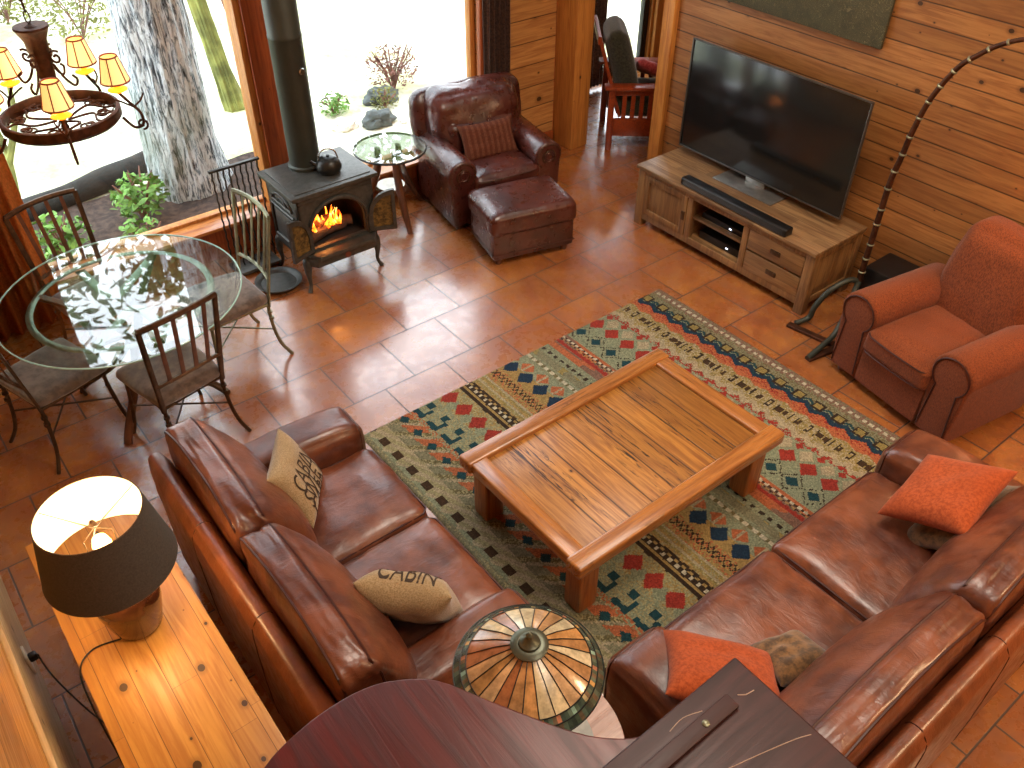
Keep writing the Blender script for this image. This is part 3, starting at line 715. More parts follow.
def sofa(label, group, loc, rz, W, aw, splits, legz, hi=.96):
    t = thing('leather_sofa', label, 'sofa', loc, rz, group); L = M['leather_sofa']; Hh = W/2
    MB().rbox((0, .0, .17), (Hh-.03, .47, .11), .02, n=6).build('base', M['leather_rail'], t)
    # outer back
    rail = MB(); rail.rbox((0, .452, .45), (Hh, .048, .365), .046, (0, .012, .012), n=16, wr=.004)
    bvr = BVHTree.FromBMesh(rail.bm); bk = rail.build('back_frame', M['leather_rail'], t)
    k = int(W/.45)
    for i in range(1, k):
        x = -Hh+W*i/k
        pts = []
        for zz in (.15, .3, .45, .6, .72, .77):
            h = bvr.ray_cast(Vector((x, 1, zz)), Vector((0, -1, 0)))[0]
            if h: pts.append(h)
        for yy in (.49, .47, .45, .43, .415):
            h = bvr.ray_cast(Vector((x, yy, 2)), Vector((0, 0, -1)))[0]
            if h: pts.append(h)
        sm = MB(); sm.tube(pts, .0032, 5)
        sm.build('seam', M['piping'], bk)
    for s in (-1, 1):
        m = MB(); ax = s*(Hh-aw/2)
        def fa(o):
            if o.z > 0: o.z -= .035*max(0, (-o.y-.15)/.32)**2
            return o
        m.rbox((ax, -.04, .345), (aw/2, .462, .275), .055, (.008, .014, .022), n=20, wr=.005, fn=fa, seed=s*3+W)
        bv = BVHTree.FromBMesh(m.bm)
        w = MB(); pts = []
        yq = -.475
        for xx, zz in [(-aw/2-.1, .15), (-aw/2-.1, .3), (-aw/2-.1, .45), (-aw/2-.1, .54)]:
            h = bv.ray_cast(Vector((ax+xx, yq, zz)), Vector((1, 0, 0)))[0]
            if h: pts.append(h)
        for k in range(9):
            xx = -aw/2+.02+(aw-.04)*k/8; h = bv.ray_cast(Vector((ax+xx, yq, 2)), Vector((0, 0, -1)))[0]
            if h: pts.append(h)
        for xx, zz in [(aw/2+.1, .54), (aw/2+.1, .45), (aw/2+.1, .3), (aw/2+.1, .15)]:
            h = bv.ray_cast(Vector((ax+xx, yq, zz)), Vector((-1, 0, 0)))[0]
            if h: pts.append(h)
        w.tube(pts, .005, 6)
        a = m.build('armrest', L, t); w.build('piping', M['piping'], a)
    # seats
    inn = Hh-aw; edges = [-inn]+splits+[inn]
    for i in range(len(edges)-1):
        a, b = edges[i], edges[i+1]; c = (a+b)/2; hw = (b-a)/2-.004
        s_ = MB(); s_.rbox((c, -.17, .375), (hw, .335, .095), .045, (.0, .012, .028), n=22, wr=.008, seed=i*7+W)
        sc = s_.build('seat_cushion', L, t)
        y0, y1 = -.503, .14; x0_, x1_ = c-hw+.012, c+hw-.012
        w = MB(); w.tube([(x0_, y1, .452), (x0_, y0+.03, .452), (x0_+.03, y0, .448), (x1_-.03, y0, .448), (x1_, y0+.03, .452), (x1_, y1, .452)], .006, 6)
        w.tube([(x0_, y1, .30), (x0_, y0+.03, .30), (x0_+.03, y0, .298), (x1_-.03, y0, .298), (x1_, y0+.03, .30), (x1_, y1, .30)], .006, 6)
        w.build('piping', M['piping'], sc)
    # back cushions
    oe = Hh-.045; edges = [-oe]+splits+[oe]; zb, zt = .44, hi
    for i in range(len(edges)-1):
        a, b = edges[i], edges[i+1]; c = (a+b)/2; hw = (b-a)/2-.004
        hz = (zt-zb)/2; hy = .17
        def fn(o):
            tt = (o.z+hz)/(2*hz); v = (o.y+hy)/(2*hy)
            yf = .05+.19*max(0, tt)**1.5; yb = .398
            o.y = yf+(yb-yf)*v
            return o
        m = MB(); m.rbox((c, 0, (zb+zt)/2), (hw, hy, hz), .06, (.0, .0, .03), n=26, wr=.008, fn=fn, seed=i*5+3*W)
        for v in m.bm.verts:      # swell the front
            u = (v.co.x-c)/hw; tt = (v.co.z-zb)/(zt-zb)
            if v.co.y < .28: v.co.y -= .065*max(0, (1-u**4))*max(0, math.sin(PI*min(1, max(0, tt))))
        bmx = m.bm.copy(); bc = m.build('back_cushion', L, t)
        bv = BVHTree.FromBMesh(bmx)
        w = MB()
        for yw, ysd in ((.262, .25), (.385, .38)):
            pts = []
            for zz in (.55, .65, .75, .83, .88):
                h = bv.ray_cast(Vector((c-hw-.3, ysd-(zt-zz)*.12*(yw < .3), zz)), Vector((1, 0, 0)))[0]
                if h: pts.append(h)
            for k2 in range(25):
                xx = c-hw+.03+(2*hw-.06)*k2/24; h = bv.ray_cast(Vector((xx, yw-.012*math.sin(PI*k2/24), 2)), Vector((0, 0, -1)))[0]
                if h: pts.append(h+Vector((0, 0, .001)))
            for zz in (.88, .83, .75, .65, .55):
                h = bv.ray_cast(Vector((c+hw+.3, ysd-(zt-zz)*.12*(yw < .3), zz)), Vector((-1, 0, 0)))[0]
                if h: pts.append(h)
            w.tube(pts, .0058, 6)
        w.build('piping', M['piping'], bc)
    for sx in (-1, 1):
        for sy, lz in ((-.38, legz), (.4, 0)):
            MB().box((sx*(Hh-.1), sy, (lz+.08)/2), (.07, .07, .08-lz), .006, taper=.8).build('leg', M['brownwood'], t)
    return t
sofa('brown leather two-seat sofa at left with its back to the pine sofa table', None, (-1.98, -2.755, 0), R(90), 1.71, .25, [.02], .0)
sofa('brown leather sofa at lower right beside the rust armchair', None, (-.325, -4.385, 0), R(180), 2.2, .31, [.03], RZ+.0)

# ------------------------------------------------------------------ throw pillows
def pillow_mesh(w, h, th, n=26, pinch=.10, seed=0, wr=.012):
    def P(u, v, s):
        k = 1-pinch*(1-v*v)*abs(u)**2; k2 = 1-pinch*(1-u*u)*abs(v)**2
        z = s*th/2*max(0, (1-u**4)*(1-v**4))**.55
        p = Vector((u*w/2*k, v*h/2*k2, z))
        p.z += s*wr*noise.noise(Vector((u*2.2+seed, v*2.2, s)))*(1-u*u)*(1-v*v)*1.5
        return p
    m = MB(); tb = bmesh.new()
    for s in (1, -1):
        g = [[tb.verts.new(P(math.sin(PI/2*(2*i/n-1)), math.sin(PI/2*(2*j/n-1)), s)) for i in range(n+1)] for j in range(n+1)]
        for j in range(n):
            for i in range(n):
                q = (g[j][i], g[j][i+1], g[j+1][i+1], g[j+1][i]); tb.faces.new(q if s > 0 else q[::-1])
    bmesh.ops.remove_doubles(tb, verts=tb.verts, dist=1e-5); m.add(tb); return m, P
def basis(center, xdir, ndir):
    x = Vector(xdir).normalized(); z = Vector(ndir); z = (z-x*z.dot(x)).normalized(); y = z.cross(x)
    m = Matrix((x, y, z)).transposed().to_4x4(); m.translation = center; return m
def text_on(P, w, h, lines, size, mat, parent, side=1):
    m = MB()
    for txt, vy in lines:
        cu = bpy.data.curves.new('txt', 'FONT'); cu.body = txt; cu.align_x = 'CENTER'; cu.align_y = 'CENTER'; cu.size = size
        ob = bpy.data.objects.new('txt', cu); COL.objects.link(ob); dg = bpy.context.evaluated_depsgraph_get(); dg.update()
        me = bpy.data.meshes.new_from_object(ob.evaluated_get(dg)); bpy.data.objects.remove(ob)
        tb = bmesh.new(); tb.from_mesh(me); bpy.data.meshes.remove(me)
        bmesh.ops.triangulate(tb, faces=tb.faces)
        for _ in range(2):
            bmesh.ops.subdivide_edges(tb, edges=[e for e in tb.edges if e.calc_length() > .012], cuts=1); bmesh.ops.triangulate(tb, faces=tb.faces)
        for v in tb.verts:
            u = v.co.x/(w/2); q = (v.co.y*1.5+vy)/(h/2); p = P(max(-.95, min(.95, u)), max(-.95, min(.95, q)), side); v.co = p+Vector((0, 0, side*.0025))
        m.add(tb)
    return m.build('lettering', mat, parent)
def pillow(label, center, xdir, ndir, w, h, th, mat, seed=0, lines=None, size=.09, group=None):
    m, P = pillow_mesh(w, h, th, seed=seed)
    o = m.build('throw_pillow', mat, ang=70); o.matrix_world = basis(center, xdir, ndir); tag(o, label, 'pillow', group)
    if lines: text_on(P, w, h, lines, size, M['ink'], o)
    return o
pillow('beige burlap pillow reading CABIN SWEET CABIN, leaning at the far end of the left sofa', (-1.949, -2.328, .668), (.548, .831, -.099), (.76, -.445, .474), .38, .345, .12, M['fab_burlap'], 1, [('CABIN', .015), ('SWEET', -.07), ('CABIN', -.135)], .095)
pillow('beige burlap pillow seen from its edge, in the middle of the left sofa', (-1.895, -3.22, .665), (.67, -.74, 0), (.607, .549, .42), .40, .35, .18, M['fab_burlap'], 4, [('CABIN', .02), ('SWEET', -.06), ('CABIN', -.13)], .085)
pillow('rust orange suede pillow on the far right end of the right sofa', (.326, -4.275, .70), (.977, .083, .197), (-.213, .449, .868), .45, .43, .14, M['fab_orange'], 6)
pillow('brown patterned pillow tucked under the orange pillow on the right sofa', (.39, -4.40, .60), (.42, -.02, .05), (-.03, .12, .143), .56, .44, .13, M['fab_brown'], 8)
pillow('rust orange suede pillow at the near end of the right sofa, behind the piano corner', (-1.14, -4.235, .64), (.28, -.32, -.05), (.05, .023, .132), .46, .40, .14, M['fab_orange'], 11)
pillow('patterned brown pillow peeking out behind the near orange pillow', (-.82, -4.33, .555), (.3, -.1, .0), (-.05, .45, .8), .28, .28, .11, M['fab_brown'], 12)

# ------------------------------------------------------------------ armchairs
def roll_armchair(name, label, loc, rz, W, D, mat, armh, rr, seat_h, back_h, kind):
    t = thing(name, label, 'armchair', loc, rz); Hh = W/2
    # local: front at y=0, back at y=D
    iw = Hh-2*rr*.92
    MB().rbox((0, D*.5, .17), (Hh-.045, D*.46, .13), .025, n=8).build('base', mat, t)
    for s in (-1, 1):
        cx = s*(Hh-rr)
        m = arm_prism(rr*1.7, armh, .05, D*.82, rr, 0.0, .02)
        for v in m.bm.verts:
            v.co.x += cx
            if v.co.z > .25: v.co.z += .018*math.sin(PI*min(1, max(0, v.co.y/(D*.82)))); v.co += Vector((1, 0, 1))*.005*noise.noise(v.co*8)
        a = m.build('armrest', mat, t)
        w = MB(); r2 = rr-.022
        pts = [(cx+math.cos(q)*r2, -.004, armh-rr*.95+math.sin(q)*r2) for q in [(-.9+(PI+1.8)*i/24) for i in range(25)]]
        if kind == 'nail':
            for i in range(0, 25):
                for f in (1.0, .55): 
                    c_ = (cx+(pts[i][0]-cx)*f, -.006, armh-rr*.95+(pts[i][2]-(armh-rr*.95))*f)
                    w.lathe([(0, .006), (.005, .004), (.007, 0)], c_, 6, rotm(x=PI/2))
            w.build('nailhead_trim', M['bronze'], a)
            sc = MB(); sc.tube([(cx+math.cos(q)*r2*.5*(1-i*.02), -.004, armh-rr*.95+math.sin(q)*r2*.5*(1-i*.02)) for i, q in enumerate([k*.4 for k in range(28)])], .006, 6); sc.build('scroll', mat, a)
        else:
            w.tube([(cx+rr*.66, -.002, .08)]+pts+[(cx-rr*.66, -.002, .08)], .005, 6); w.build('piping', M['piping'], a)
    sc_ = MB(); sc_.rbox((0, D*.36-.035, seat_h-.08), (iw+.015, D*.36, .08), .045, (0, .012, .03), n=20, wr=.006, seed=W*9); so_ = sc_.build('seat_cushion', mat, t)
    wq = MB(); yf_ = -.037; xe = iw-.01
    for zq in (seat_h-.022, seat_h-.138): wq.tube([(-xe, yf_+.02, zq)]+[(-xe+.03+(2*xe-.06)*q/6, yf_-.004-.01*(1-(q/3-1)**2), zq) for q in range(7)]+[(xe, yf_+.02, zq)], .005, 6)
    wq.build('piping', M['piping'], so_)
    fp = MB(); fp.rbox((0, .02, .19), (iw+.005, .03, .13), .015, n=6); fp.build('front_panel', mat, t)
    # back
    bw = Hh-.05 if kind == 'nail' else Hh-rr*1.15; hz = (back_h-.28)/2; hy = .11
    def fn(o):
        tt = (o.z+hz)/(2*hz); o.y += .10*tt
        if kind == 'nail': o.x *= 1+.10*math.sin(min(1, max(0, tt))*PI*.75)
        else: o.x *= 1.0-.14*max(0, tt-.5)*2
        return o
    if kind == 'nail':
        m = MB(); m.rbox((0, D*.80, .28+hz), (bw, .085, hz), .08, (0, .0, .03), n=18, fn=fn, wr=.004); m.build('backrest', mat, t)
        m = MB(); hz0 = hz
        def fn2(o): o.y += .14*((o.z+.27)/.5); o.x *= 1+.06*math.sin(min(1, max(0, (o.z+.24)/.5))*PI); return o
        m.rbox((0, D*.655, back_h-.185), (bw-.075, .12, .215), .10, (0, .05, .01), n=22, wr=.016, fn=fn2, seed=4); m.build('back_cushion', mat, t)
        m = MB(); m.rbox((0, D*.62, seat_h+.13), (bw-.14, .08, .15), .07, (0, .03, .01), n=14, wr=.01, seed=9); m.build('lumbar_cushion', mat, t)
    else:
        m = MB(); m.rbox((0, D*.74, .28+hz), (bw, .12, hz), .09, (0, .035, .02), n=22, fn=fn, wr=.008, seed=3); m.build('backrest', mat, t)
    for sx in (-1, 1):
        for sy in (.07, D-.1): MB().lathe([(0, 0), (.028, 0), (.034, .02), (.03, .05), (0, .05)], (sx*(Hh-.1), sy, 0), 14).build('foot', M['brownwood'], t)
    return t
roll_armchair('leather_armchair', 'oxblood leather armchair with nailhead arms in front of the right window', (1.03, -.13, 0), R(-10.5), 1.02, .84, M['leather_ox'], .60, .125, .44, .89, 'nail')
roll_armchair('fabric_armchair', 'rust red chenille armchair against the plank wall at right', (1.44, -3.41, 0), R(-99.8), .98, .90, M['fab_red'], .63, .14, .46, 1.02, 'plain')
pillow('striped brown lumbar pillow sitting in the oxblood leather armchair', (1.1, .21, .57), (.983, -.18, 0), (-.17, -.9, .5), .50, .30, .10, M['fab_stripe'], 15)
ot = thing('leather_ottoman', 'scuffed oxblood leather ottoman in front of the oxblood armchair', 'ottoman', (.885, -.50, 0), R(-14.5))
MB().rbox((0, 0, .345), (.36, .26, .088), .05, (.0, .0, .02), n=18, wr=.006, seed=2).build('top_cushion', M['leather_ox'], ot)
MB().rbox((0, 0, .17), (.34, .24, .12), .02, n=8).build('base', M['leather_ox'], ot)
wl = MB(); wl.tube([(-.343, -.243, .1), (.343, -.243, .1), (.343, .243, .1), (-.343, .243, .1)], .006, 6, closed=True); wl.build('piping', M['piping'], ot)
for sx in (-1, 1):
    for sy in (-1, 1): MB().lathe([(0, 0), (.022, 0), (.028, .02), (.025, .055), (0, .055)], (sx*.28, sy*.19, 0), 12).build('foot', M['brownwood'], ot)

# ------------------------------------------------------------------ media console, tv and friends
cn = thing('media_console', 'rustic acacia media console with one door and two drawers under the television', 'cabinet', (2.115, -1.645, 0))
X0, X1, Y0, Y1 = -.265, .285, -.83, .83       # local; front at X0
MB().box((.005, 0, .505), (.60, 1.71, .03), .005).build('top_board', M['acacia'], cn)
fr = MB()
for y in (Y0+.02, Y1-.02):
    for x in (X0+.03, X1-.035): fr.box((x, y, .245), (.07, .075, .49), .004)
fr.box((X0+.02, 0, .465), (.035, 1.6, .05), .003); fr.box((X0+.02, 0, .09), (.035, 1.6, .06), .003)
for y in (.29, -.25): fr.box((X0+.025, y, .28), (.05, .05, .34), .003)
fr.build('frame', M['acacia_v'], cn)
cs_ = MB(); cs_.box((X1-.02, 0, .28), (.012, 1.6, .38), .001); cs_.box((.0, 0, .11), (.5, 1.6, .02), .001)
for y in (Y1-.03, Y0+.03, .29, -.25): cs_.box((.01, y, .29), (.48, .018, .36), .001)
cs_.build('carcass', M['acacia_f'], cn)
MB().box((0, .02, .285), (.47, .5, .02), .001).build('shelf', M['acacia'], cn)
dm = MB(); dm.box((X0+.018, .555, .28), (.012, .40, .28), .001)
for y in (.35, .755): dm.box((X0+.012, y, .28), (.026, .055, .33), .003)
for z in (.135, .425): dm.box((X0+.012, .553, z), (.026, .36, .05), .003)
dr_ = dm.build('door', M['acacia_v'], cn)
MB().box((X0-.006, .345, .28), (.014, .03, .07), .003).build('handle', M['bronze'], dr_)
for z in (.365, .195):
    d_ = MB().box((X0+.012, -.525, z), (.026, .485, .155), .004).build('drawer', M['acacia_f'], cn)
    MB().box((X0-.004, -.53, z), (.014, .085, .035), .004).build('handle', M['bronze'], d_)
sl = MB(); sl.box((0, Y0+.005, .28), (.42, .012, .36), .001); sl.box((0, Y0-.003, .46), (.44, .02, .05), .002); sl.box((0, Y0-.003, .1), (.44, .02, .05), .002); sl.build('side_panel', M['acacia_v'], cn)
for nm, z, zz, lb in (('media_player', .295, .045, 'slim black media player on the upper console shelf'), ('cable_box', .12, .06, 'black set-top box on the lower console shelf')):
    b = thing(nm, lb, 'electronics', (2.06, -1.63, z)); MB().box((0, 0, zz/2+.001), (.28, .40, zz), .004).build('case', M['black'], b)
    MB().box((-.142, -.08, zz/2), (.004, .02, .008), .001).build('indicator_light', emit('indicator', '#dfe8ff', 4), b)
tv = thing('television', 'large flat black television standing on the acacia console', 'television', (2.25, -1.60, .52))
sw, sh_ = 1.53, .845
MB().box((.03, 0, .06+sh_/2), (.035, sw-.04, sh_-.04), .006).build('casing', M['tvback'], tv)
MB().box((.008, 0, .06+sh_/2), (.014, sw, sh_), .004).build('screen', M['screen'], tv)
bz = MB()
for z in (.06+.004, .06+sh_-.004): bz.box((.005, 0, z), (.024, sw+.006, .010), .002)
for y in (-sw/2, sw/2): bz.box((.005, y, .06+sh_/2), (.024, .010, sh_), .002)
bz.build('bezel', simple('dark_silver', '#5d5b57', .35, .7), tv)
st_ = MB(); st_.box((-.03, 0, .006), (.22, .56, .010), .004); st_.box((.03, 0, .05), (.03, .18, .09), .004); st_.build('stand', M['silver'], tv)
sbr = thing('soundbar', 'long black soundbar lying in front of the television', 'speaker', (1.875, -1.735, .52), R(-1))
MB().box((0, 0, .032), (.085, 1.0, .06), .012, seg=3).build('body', M['black'], sbr)
MB().box((-.043, 0, .032), (.003, .94, .045), .001).build('grille', fabric('speaker_grille', '#1a1a1a', '#0c0c0c', 300), sbr)
tag(MB().box((2.31, -2.86, .20), (.30, .34, .39), .012).build('subwoofer', M['black']), 'black box subwoofer on the floor between console and armchair', 'speaker')
tp = MB(); tp.box((2.475, -1.25, 2.165), (.03, 1.90, 1.0), .008)
def tapestry():
    t = NT('olive_scroll_relief'); o = t.obj()
    v = t.n('ShaderNodeTexNoise', {'Vector': o, 'Scale': 4.0, 'Detail': 3.0, 'Distortion': 3.5}).outputs['Fac']
    l = t.math('ABSOLUTE', t.math('SINE', t.math('MULTIPLY', v, 60.0)))
    col = t.mix(t.sstep(l, .0, .35, .75, 0), lin('#4b4a34'), lin('#8b815a')); col = t.mix(t.sstep(t.noise(o, 12), .4, .7, 0, .5), col, lin('#38382a'))
    t.bsdf(col, .75, 0, t.bump(l, .4, .005)); return t.m
tag(tp.build('wall_hanging', tapestry()), 'olive carved wall panel hanging above the television', 'wall art')

# ------------------------------------------------------------------ arc lamp
al = thing('arc_lamp', 'tall bamboo-style metal arc floor lamp curving over the rust armchair', 'floor lamp', (2.1, -2.71, 0))
prof = [(0, 0, .27), (0, 0, .65), (0, 0, 1.05), (0, -.02, 1.23), (0, -.04, 1.42), (0, -.085, 1.63), (0, -.175, 1.83), (0, -.26, 1.925), (0, -.345, 2.0), (0, -.46, 2.065), (0, -.62, 2.11), (0, -.8, 2.11), (0, -.98, 2.03), (0, -1.06, 1.93)]
sp_ = spline(prof, 8); n_ = len(sp_)
MB().tube(sp_, [.021-.012*i/n_ for i in range(n_)], 12).build('pole', M['iron'], al)
acc = 0; last = sp_[0]
for i in range(1, n_-1):
    acc += (sp_[i]-sp_[i-1]).length
    if acc > .105:
        acc = 0; d = (sp_[i+1]-sp_[i-1]).normalized(); r_ = .024-.012*i/n_
        rg = MB(); rg.tube([sp_[i]-d*.008, sp_[i]-d*.003, sp_[i]+d*.003, sp_[i]+d*.008], [r_*.8, r_*1.12, r_*1.12, r_*.8], 12); rg.build('collar', M['pewter_and_glare'], al)
for pts in ([(0, 0, .30), (-.08, .03, .33), (-.2, .08, .27), (-.27, .12, .14), (-.29, .13, .05), (-.38, .17, .02)], [(0, 0, .30), (-.1, -.04, .28), (-.25, -.1, .18), (-.36, -.12, .08), (-.5, -.125, .045), (-.64, -.13, .02)]):
    MB().tube(spline(pts, 6), [.02]*(6*(len(pts)-1)+1), 10).build('leg', M['pipe'], al)
bb = MB(); bb.bar((-.42, .2, .012), (-.36, -.18, .012), .05, .022, .003); bb.bar((-.64, -.13, .012), (-.36, -.18, .012), .05, .022, .003); bb.build('base_bar', M['iron'], al)
sh3 = MB(); sh3.lathe([(.04, .1), (.05, .1), (.14, -.08), (.13, -.08), (.04, .095)], (0, -1.07, 1.85), 28); sh3.build('lamp_shade', emit('amber_shade', '#ffb05a', 1.2), al)

# ------------------------------------------------------------------ wood stove
sv = thing('wood_stove', 'grey cast iron wood stove with both arched doors open and a fire inside', 'stove', (-.465, .16, 0))
# body local x -.325...325, y -.265...265 ; z .25...76
bd = MB(); hx, hy = .30, .235
bd.box((0, hy-.01, .5), (2*hx, .02, .5), .003); bd.box((-hx+.01, 0, .5), (.02, 2*hy, .5), .003); bd.box((hx-.01, 0, .5), (.02, 2*hy, .5), .003); bd.box((0, 0, .255), (2*hx, 2*hy, .02), .003)
def arch(w, zb, zs, zt, n=20, cx=0):
    pts = [(cx+w, zb)]+[(cx+w*math.cos(PI*i/n), zs+(zt-zs)*math.sin(PI*i/n)) for i in range(n+1)]+[(cx-w, zb)]
    return pts
inner = arch(.215, .335, .46, .655); outer = []
for (x, z) in inner:
    outer.append((x, z))
oo = []
N = len(inner)
for i, (x, z) in enumerate(inner):
    if i == 0: oo.append((hx, .25))
    elif i == N-1: oo.append((-hx, .25))
    else:
        a = PI*(i-1)/(N-3); cxx, czz = math.cos(a), math.sin(a); k = min(hx/max(abs(cxx), 1e-6), (.75-.46)/max(czz, 1e-6)); oo.append((cxx*k, .46+czz*k))
bd.plate(oo, inner, 0, .03, Matrix.Translation((0, -hy+.03, 0)) @ XZ)
bd.build('body', M['stove'], sv)
tp_ = MB(); tp_.box((0, 0, .765), (.68, .54, .03), .008); tp_.box((0, 0, .742), (.63, .49, .02), .006); tp_.box((.0, .0, .783), (.6, .46, .006), .002); tp_.build('top_plate', M['stove'], sv)
lip = MB()
lip.prism([(-.3, 0), (-.22, -.11), (.22, -.11), (.3, 0)], .285, .315, .006, Matrix.Translation((0, -hy+.01, 0))); lip.prism([(-.3, 0), (-.24, -.085), (.24, -.085), (.3, 0)], .22, .285, .006, Matrix.Translation((0, -hy+.01, 0))); lip.build('ash_lip', M['stove'], sv)
MB().lathe([(0, -.004), (.02, -.004), (.024, .003), (0, .003)], (0, -hy-.08, .25), 16, rotm(x=PI/2)).build('emblem', simple('copper_badge', '#7a4a3a', .4, .6), sv)
rm = MB()
ar = arch(.235, .325, .46, .68); rm.tube([(x, -hy-.008, z) for x, z in ar], .013, 8)
for s in (-1, 1):
    xx = s*(hx+.006); rm.tube([(xx, y, z) for y, z in [(-.17, .33), (.17, .33), (.17, .58), (-.17, .58)]], .009, 6, closed=True)
    rm.tube([(xx, .15*math.cos(PI*i/14), .62+.07*math.sin(PI*i/14)) for i in range(15)], .009, 6); rm.tube([(xx, -.15, .62), (xx, .15, .62)], .007, 6)
    rm.tube([(xx, .07*math.cos(PI*i/10), .625+.035*math.sin(PI*i/10)) for i in range(11)], .006, 6)
    rm.box((s*(hx+.004), 0, .455), (.012, .27, .19), .01)
rm.box((0, -hy-.004, .72), (.58, .015, .03), .006); rm.build('relief_moulding', M['stove'], sv)
fb = MB(); fb.box((0, .1, .45), (.5, .01, .4), 0); fb.box((0, -.03, .30), (.52, .36, .03), .004); fb.box((-.25, -.02, .45), (.01, .3, .35), 0); fb.box((.25, -.02, .45), (.01, .3, .35), 0); fb.build('firebox', M['stove_in'], sv)
for s1, s2 in ((-1, -1), (1, -1), (-1, 1), (1, 1)):
    lg = MB(); x, y = s1*.275, s2*.215
    lg.tube(spline([(x*.92, y*.92, .27), (x*1.03, y*1.03, .23), (x*1.06, y*1.06, .15), (x*1.04, y*1.04, .06), (x*1.12, y*1.12, .0)], 6), [.045, .044, .043, .042, .04, .038, .036, .034, .031, .029, .027, .025, .022, .02, .018, .016, .015, .014, .013, .013, .014, .015, .016, .017, .018], 10)
    lg.build('leg', M['stove'], sv)
def door_half(s):
    # quarter arch door leaf, hinge at x=0 extending to +x (width .2)
    w = .2; zt0 = .64; o_ = [(0, .335)]; k = 12
    arc_ = [(w*math.sin(PI/2*i/k)*1.0, .47+.175*math.cos(PI/2*(1-i/k))) for i in range(k+1)]
    outer = [(0, .335)]+[(w*i/k, .46+(.195)*math.sin(math.acos(1-min(1, i/k)))) for i in range(k+1)]+[(w, .335)]
    cx_, cz_ = w*.56, .47
    inner = [(cx_+(x-cx_)*.72, cz_+(z-cz_)*.78) for x, z in outer]
    return outer, inner
for s, ang in ((-1, R(100)), (1, R(42))):
    outer, inner = door_half(s)
    m = MB(); m.plate(outer, inner, -.012, .012, XZ); d = m.build('door', M['stove'], sv)
    g = MB(); g.prism(inner, -.003, .003, 0, XZ); g.build('glass', M['stove_glass'], d)
    d.location = (s*.235, -hy-.02, 0)
    if s < 0: d.rotation_euler = (0, 0, -R(160))
    else: d.rotation_euler = (0, 0, R(-25))
# fire
lgm = MB()
for a, b, r_ in (((-.2, -.12, .355), (.12, -.06, .36), .045), ((-.12, -.02, .37), (.18, -.08, .375), .04), ((-.1, -.09, .43), (.08, -.02, .42), .032)): lgm.tube(spline([a, [(p+q)/2+.01 for p, q in zip(a, b)], b], 5), r_, 10)
lgm.build('log', M['log'], sv)
fl_ = MB(); rnd = random.Random(5)
for i in range(22):
    x = -.17+.25*rnd.random(); y = -.12+.1*rnd.random(); h_ = rnd.uniform(.06, .16)
    fl_.tube(spline([(x, y, .40), (x+rnd.uniform(-.02, .02), y, .40+h_*.5), (x+rnd.uniform(-.03, .03), y, .40+h_)], 5), [.014*(1-i2/10.5) for i2 in range(11)], 6)
def fire():
    t = NT('flames'); n = t.noise(t.obj(), 20, 3)
    t.bsdf(lin('#ff7a20'), 1, emis=t.ramp(n, [(.35, lin('#ff3a08')), (.55, lin('#ff8a20')), (.7, lin('#ffe080'))]), emis_s=3.5); return t.m
fl_.build('flame', fire(), sv)
# stovepipe
pp = thing('stovepipe', 'dark matte stovepipe rising from the wood stove', 'stovepipe', (-.48, .30, .784))
MB().lathe([(0, 0), (.125, 0), (.125, .02), (.11, .03), (.11, .9), (.113, .905), (.113, .925), (.11, .93), (.11, 4.4), (0, 4.4)], (0, 0, 0), 40).build('pipe', M['pipe'], pp)
MB().lathe([(0, .012), (.02, .012), (.026, .004), (.026, 0), (0, 0)], (.03, -.108, .70), 20, rotm(x=PI/2, z=.3)).build('flue_thermometer', M['steel'], pp)
# kettle
kt = thing('kettle', 'dark round kettle sitting on the wood stove top', 'kettle', (-.395, .10, .787), R(160))
MB().lathe([(0, 0), (.07, 0), (.088, .02), (.092, .045), (.08, .085), (.055, .105), (0, .108)], (0, 0, 0), 32).build('body', M['kettle'], kt)
MB().lathe([(0, .122), (.012, .12), (.012, .11), (.05, .105), (.055, .1), (0, .1)], (0, 0, .006), 28).build('lid', M['kettle'], kt)
MB().tube(spline([(.07, 0, .05), (.1, 0, .07), (.125, 0, .095)], 4), [.018, .017, .016, .015, .014, .013, .012, .011, .01], 10).build('spout', M['kettle'], kt)
MB().tube(spline([(-.07, 0, .09), (-.05, 0, .15), (0, 0, .17), (.05, 0, .15), (.07, 0, .09)], 5), .0055, 8).build('handle', M['steel'], kt)
# black rack behind stove / chair
rk = thing('fireplace_tool_rack', 'black twisted iron fireplace tool rack left of the stove by the window', 'tool rack', (-.93, .50, 0), R(0))
MB().box((0, 0, .03), (.34, .2, .03), .006).build('base', M['stove'], rk)
MB().bar((-.19, 0, .84), (.19, 0, .84), .03, .018, .003).build('top_bar', M['kettle'], rk)
for i in range(9):
    x = -.17+.0425*i; pts = [(x+.003*math.cos(k*1.6), .003*math.sin(k*1.6), .045+k*.0198) for k in range(41)]
    MB().tube(pts, .0065, 6).build('spindle', M['kettle'], rk)
tag(MB().lathe([(0, 0), (.14, 0), (.17, .03), (.175, .04), (.15, .035), (.13, .015), (0, .012)], (-.90, .17, 0), 28).build('ash_pan', M['stove']), 'shallow dark iron ash pan on the floor beside the stove', 'pan')

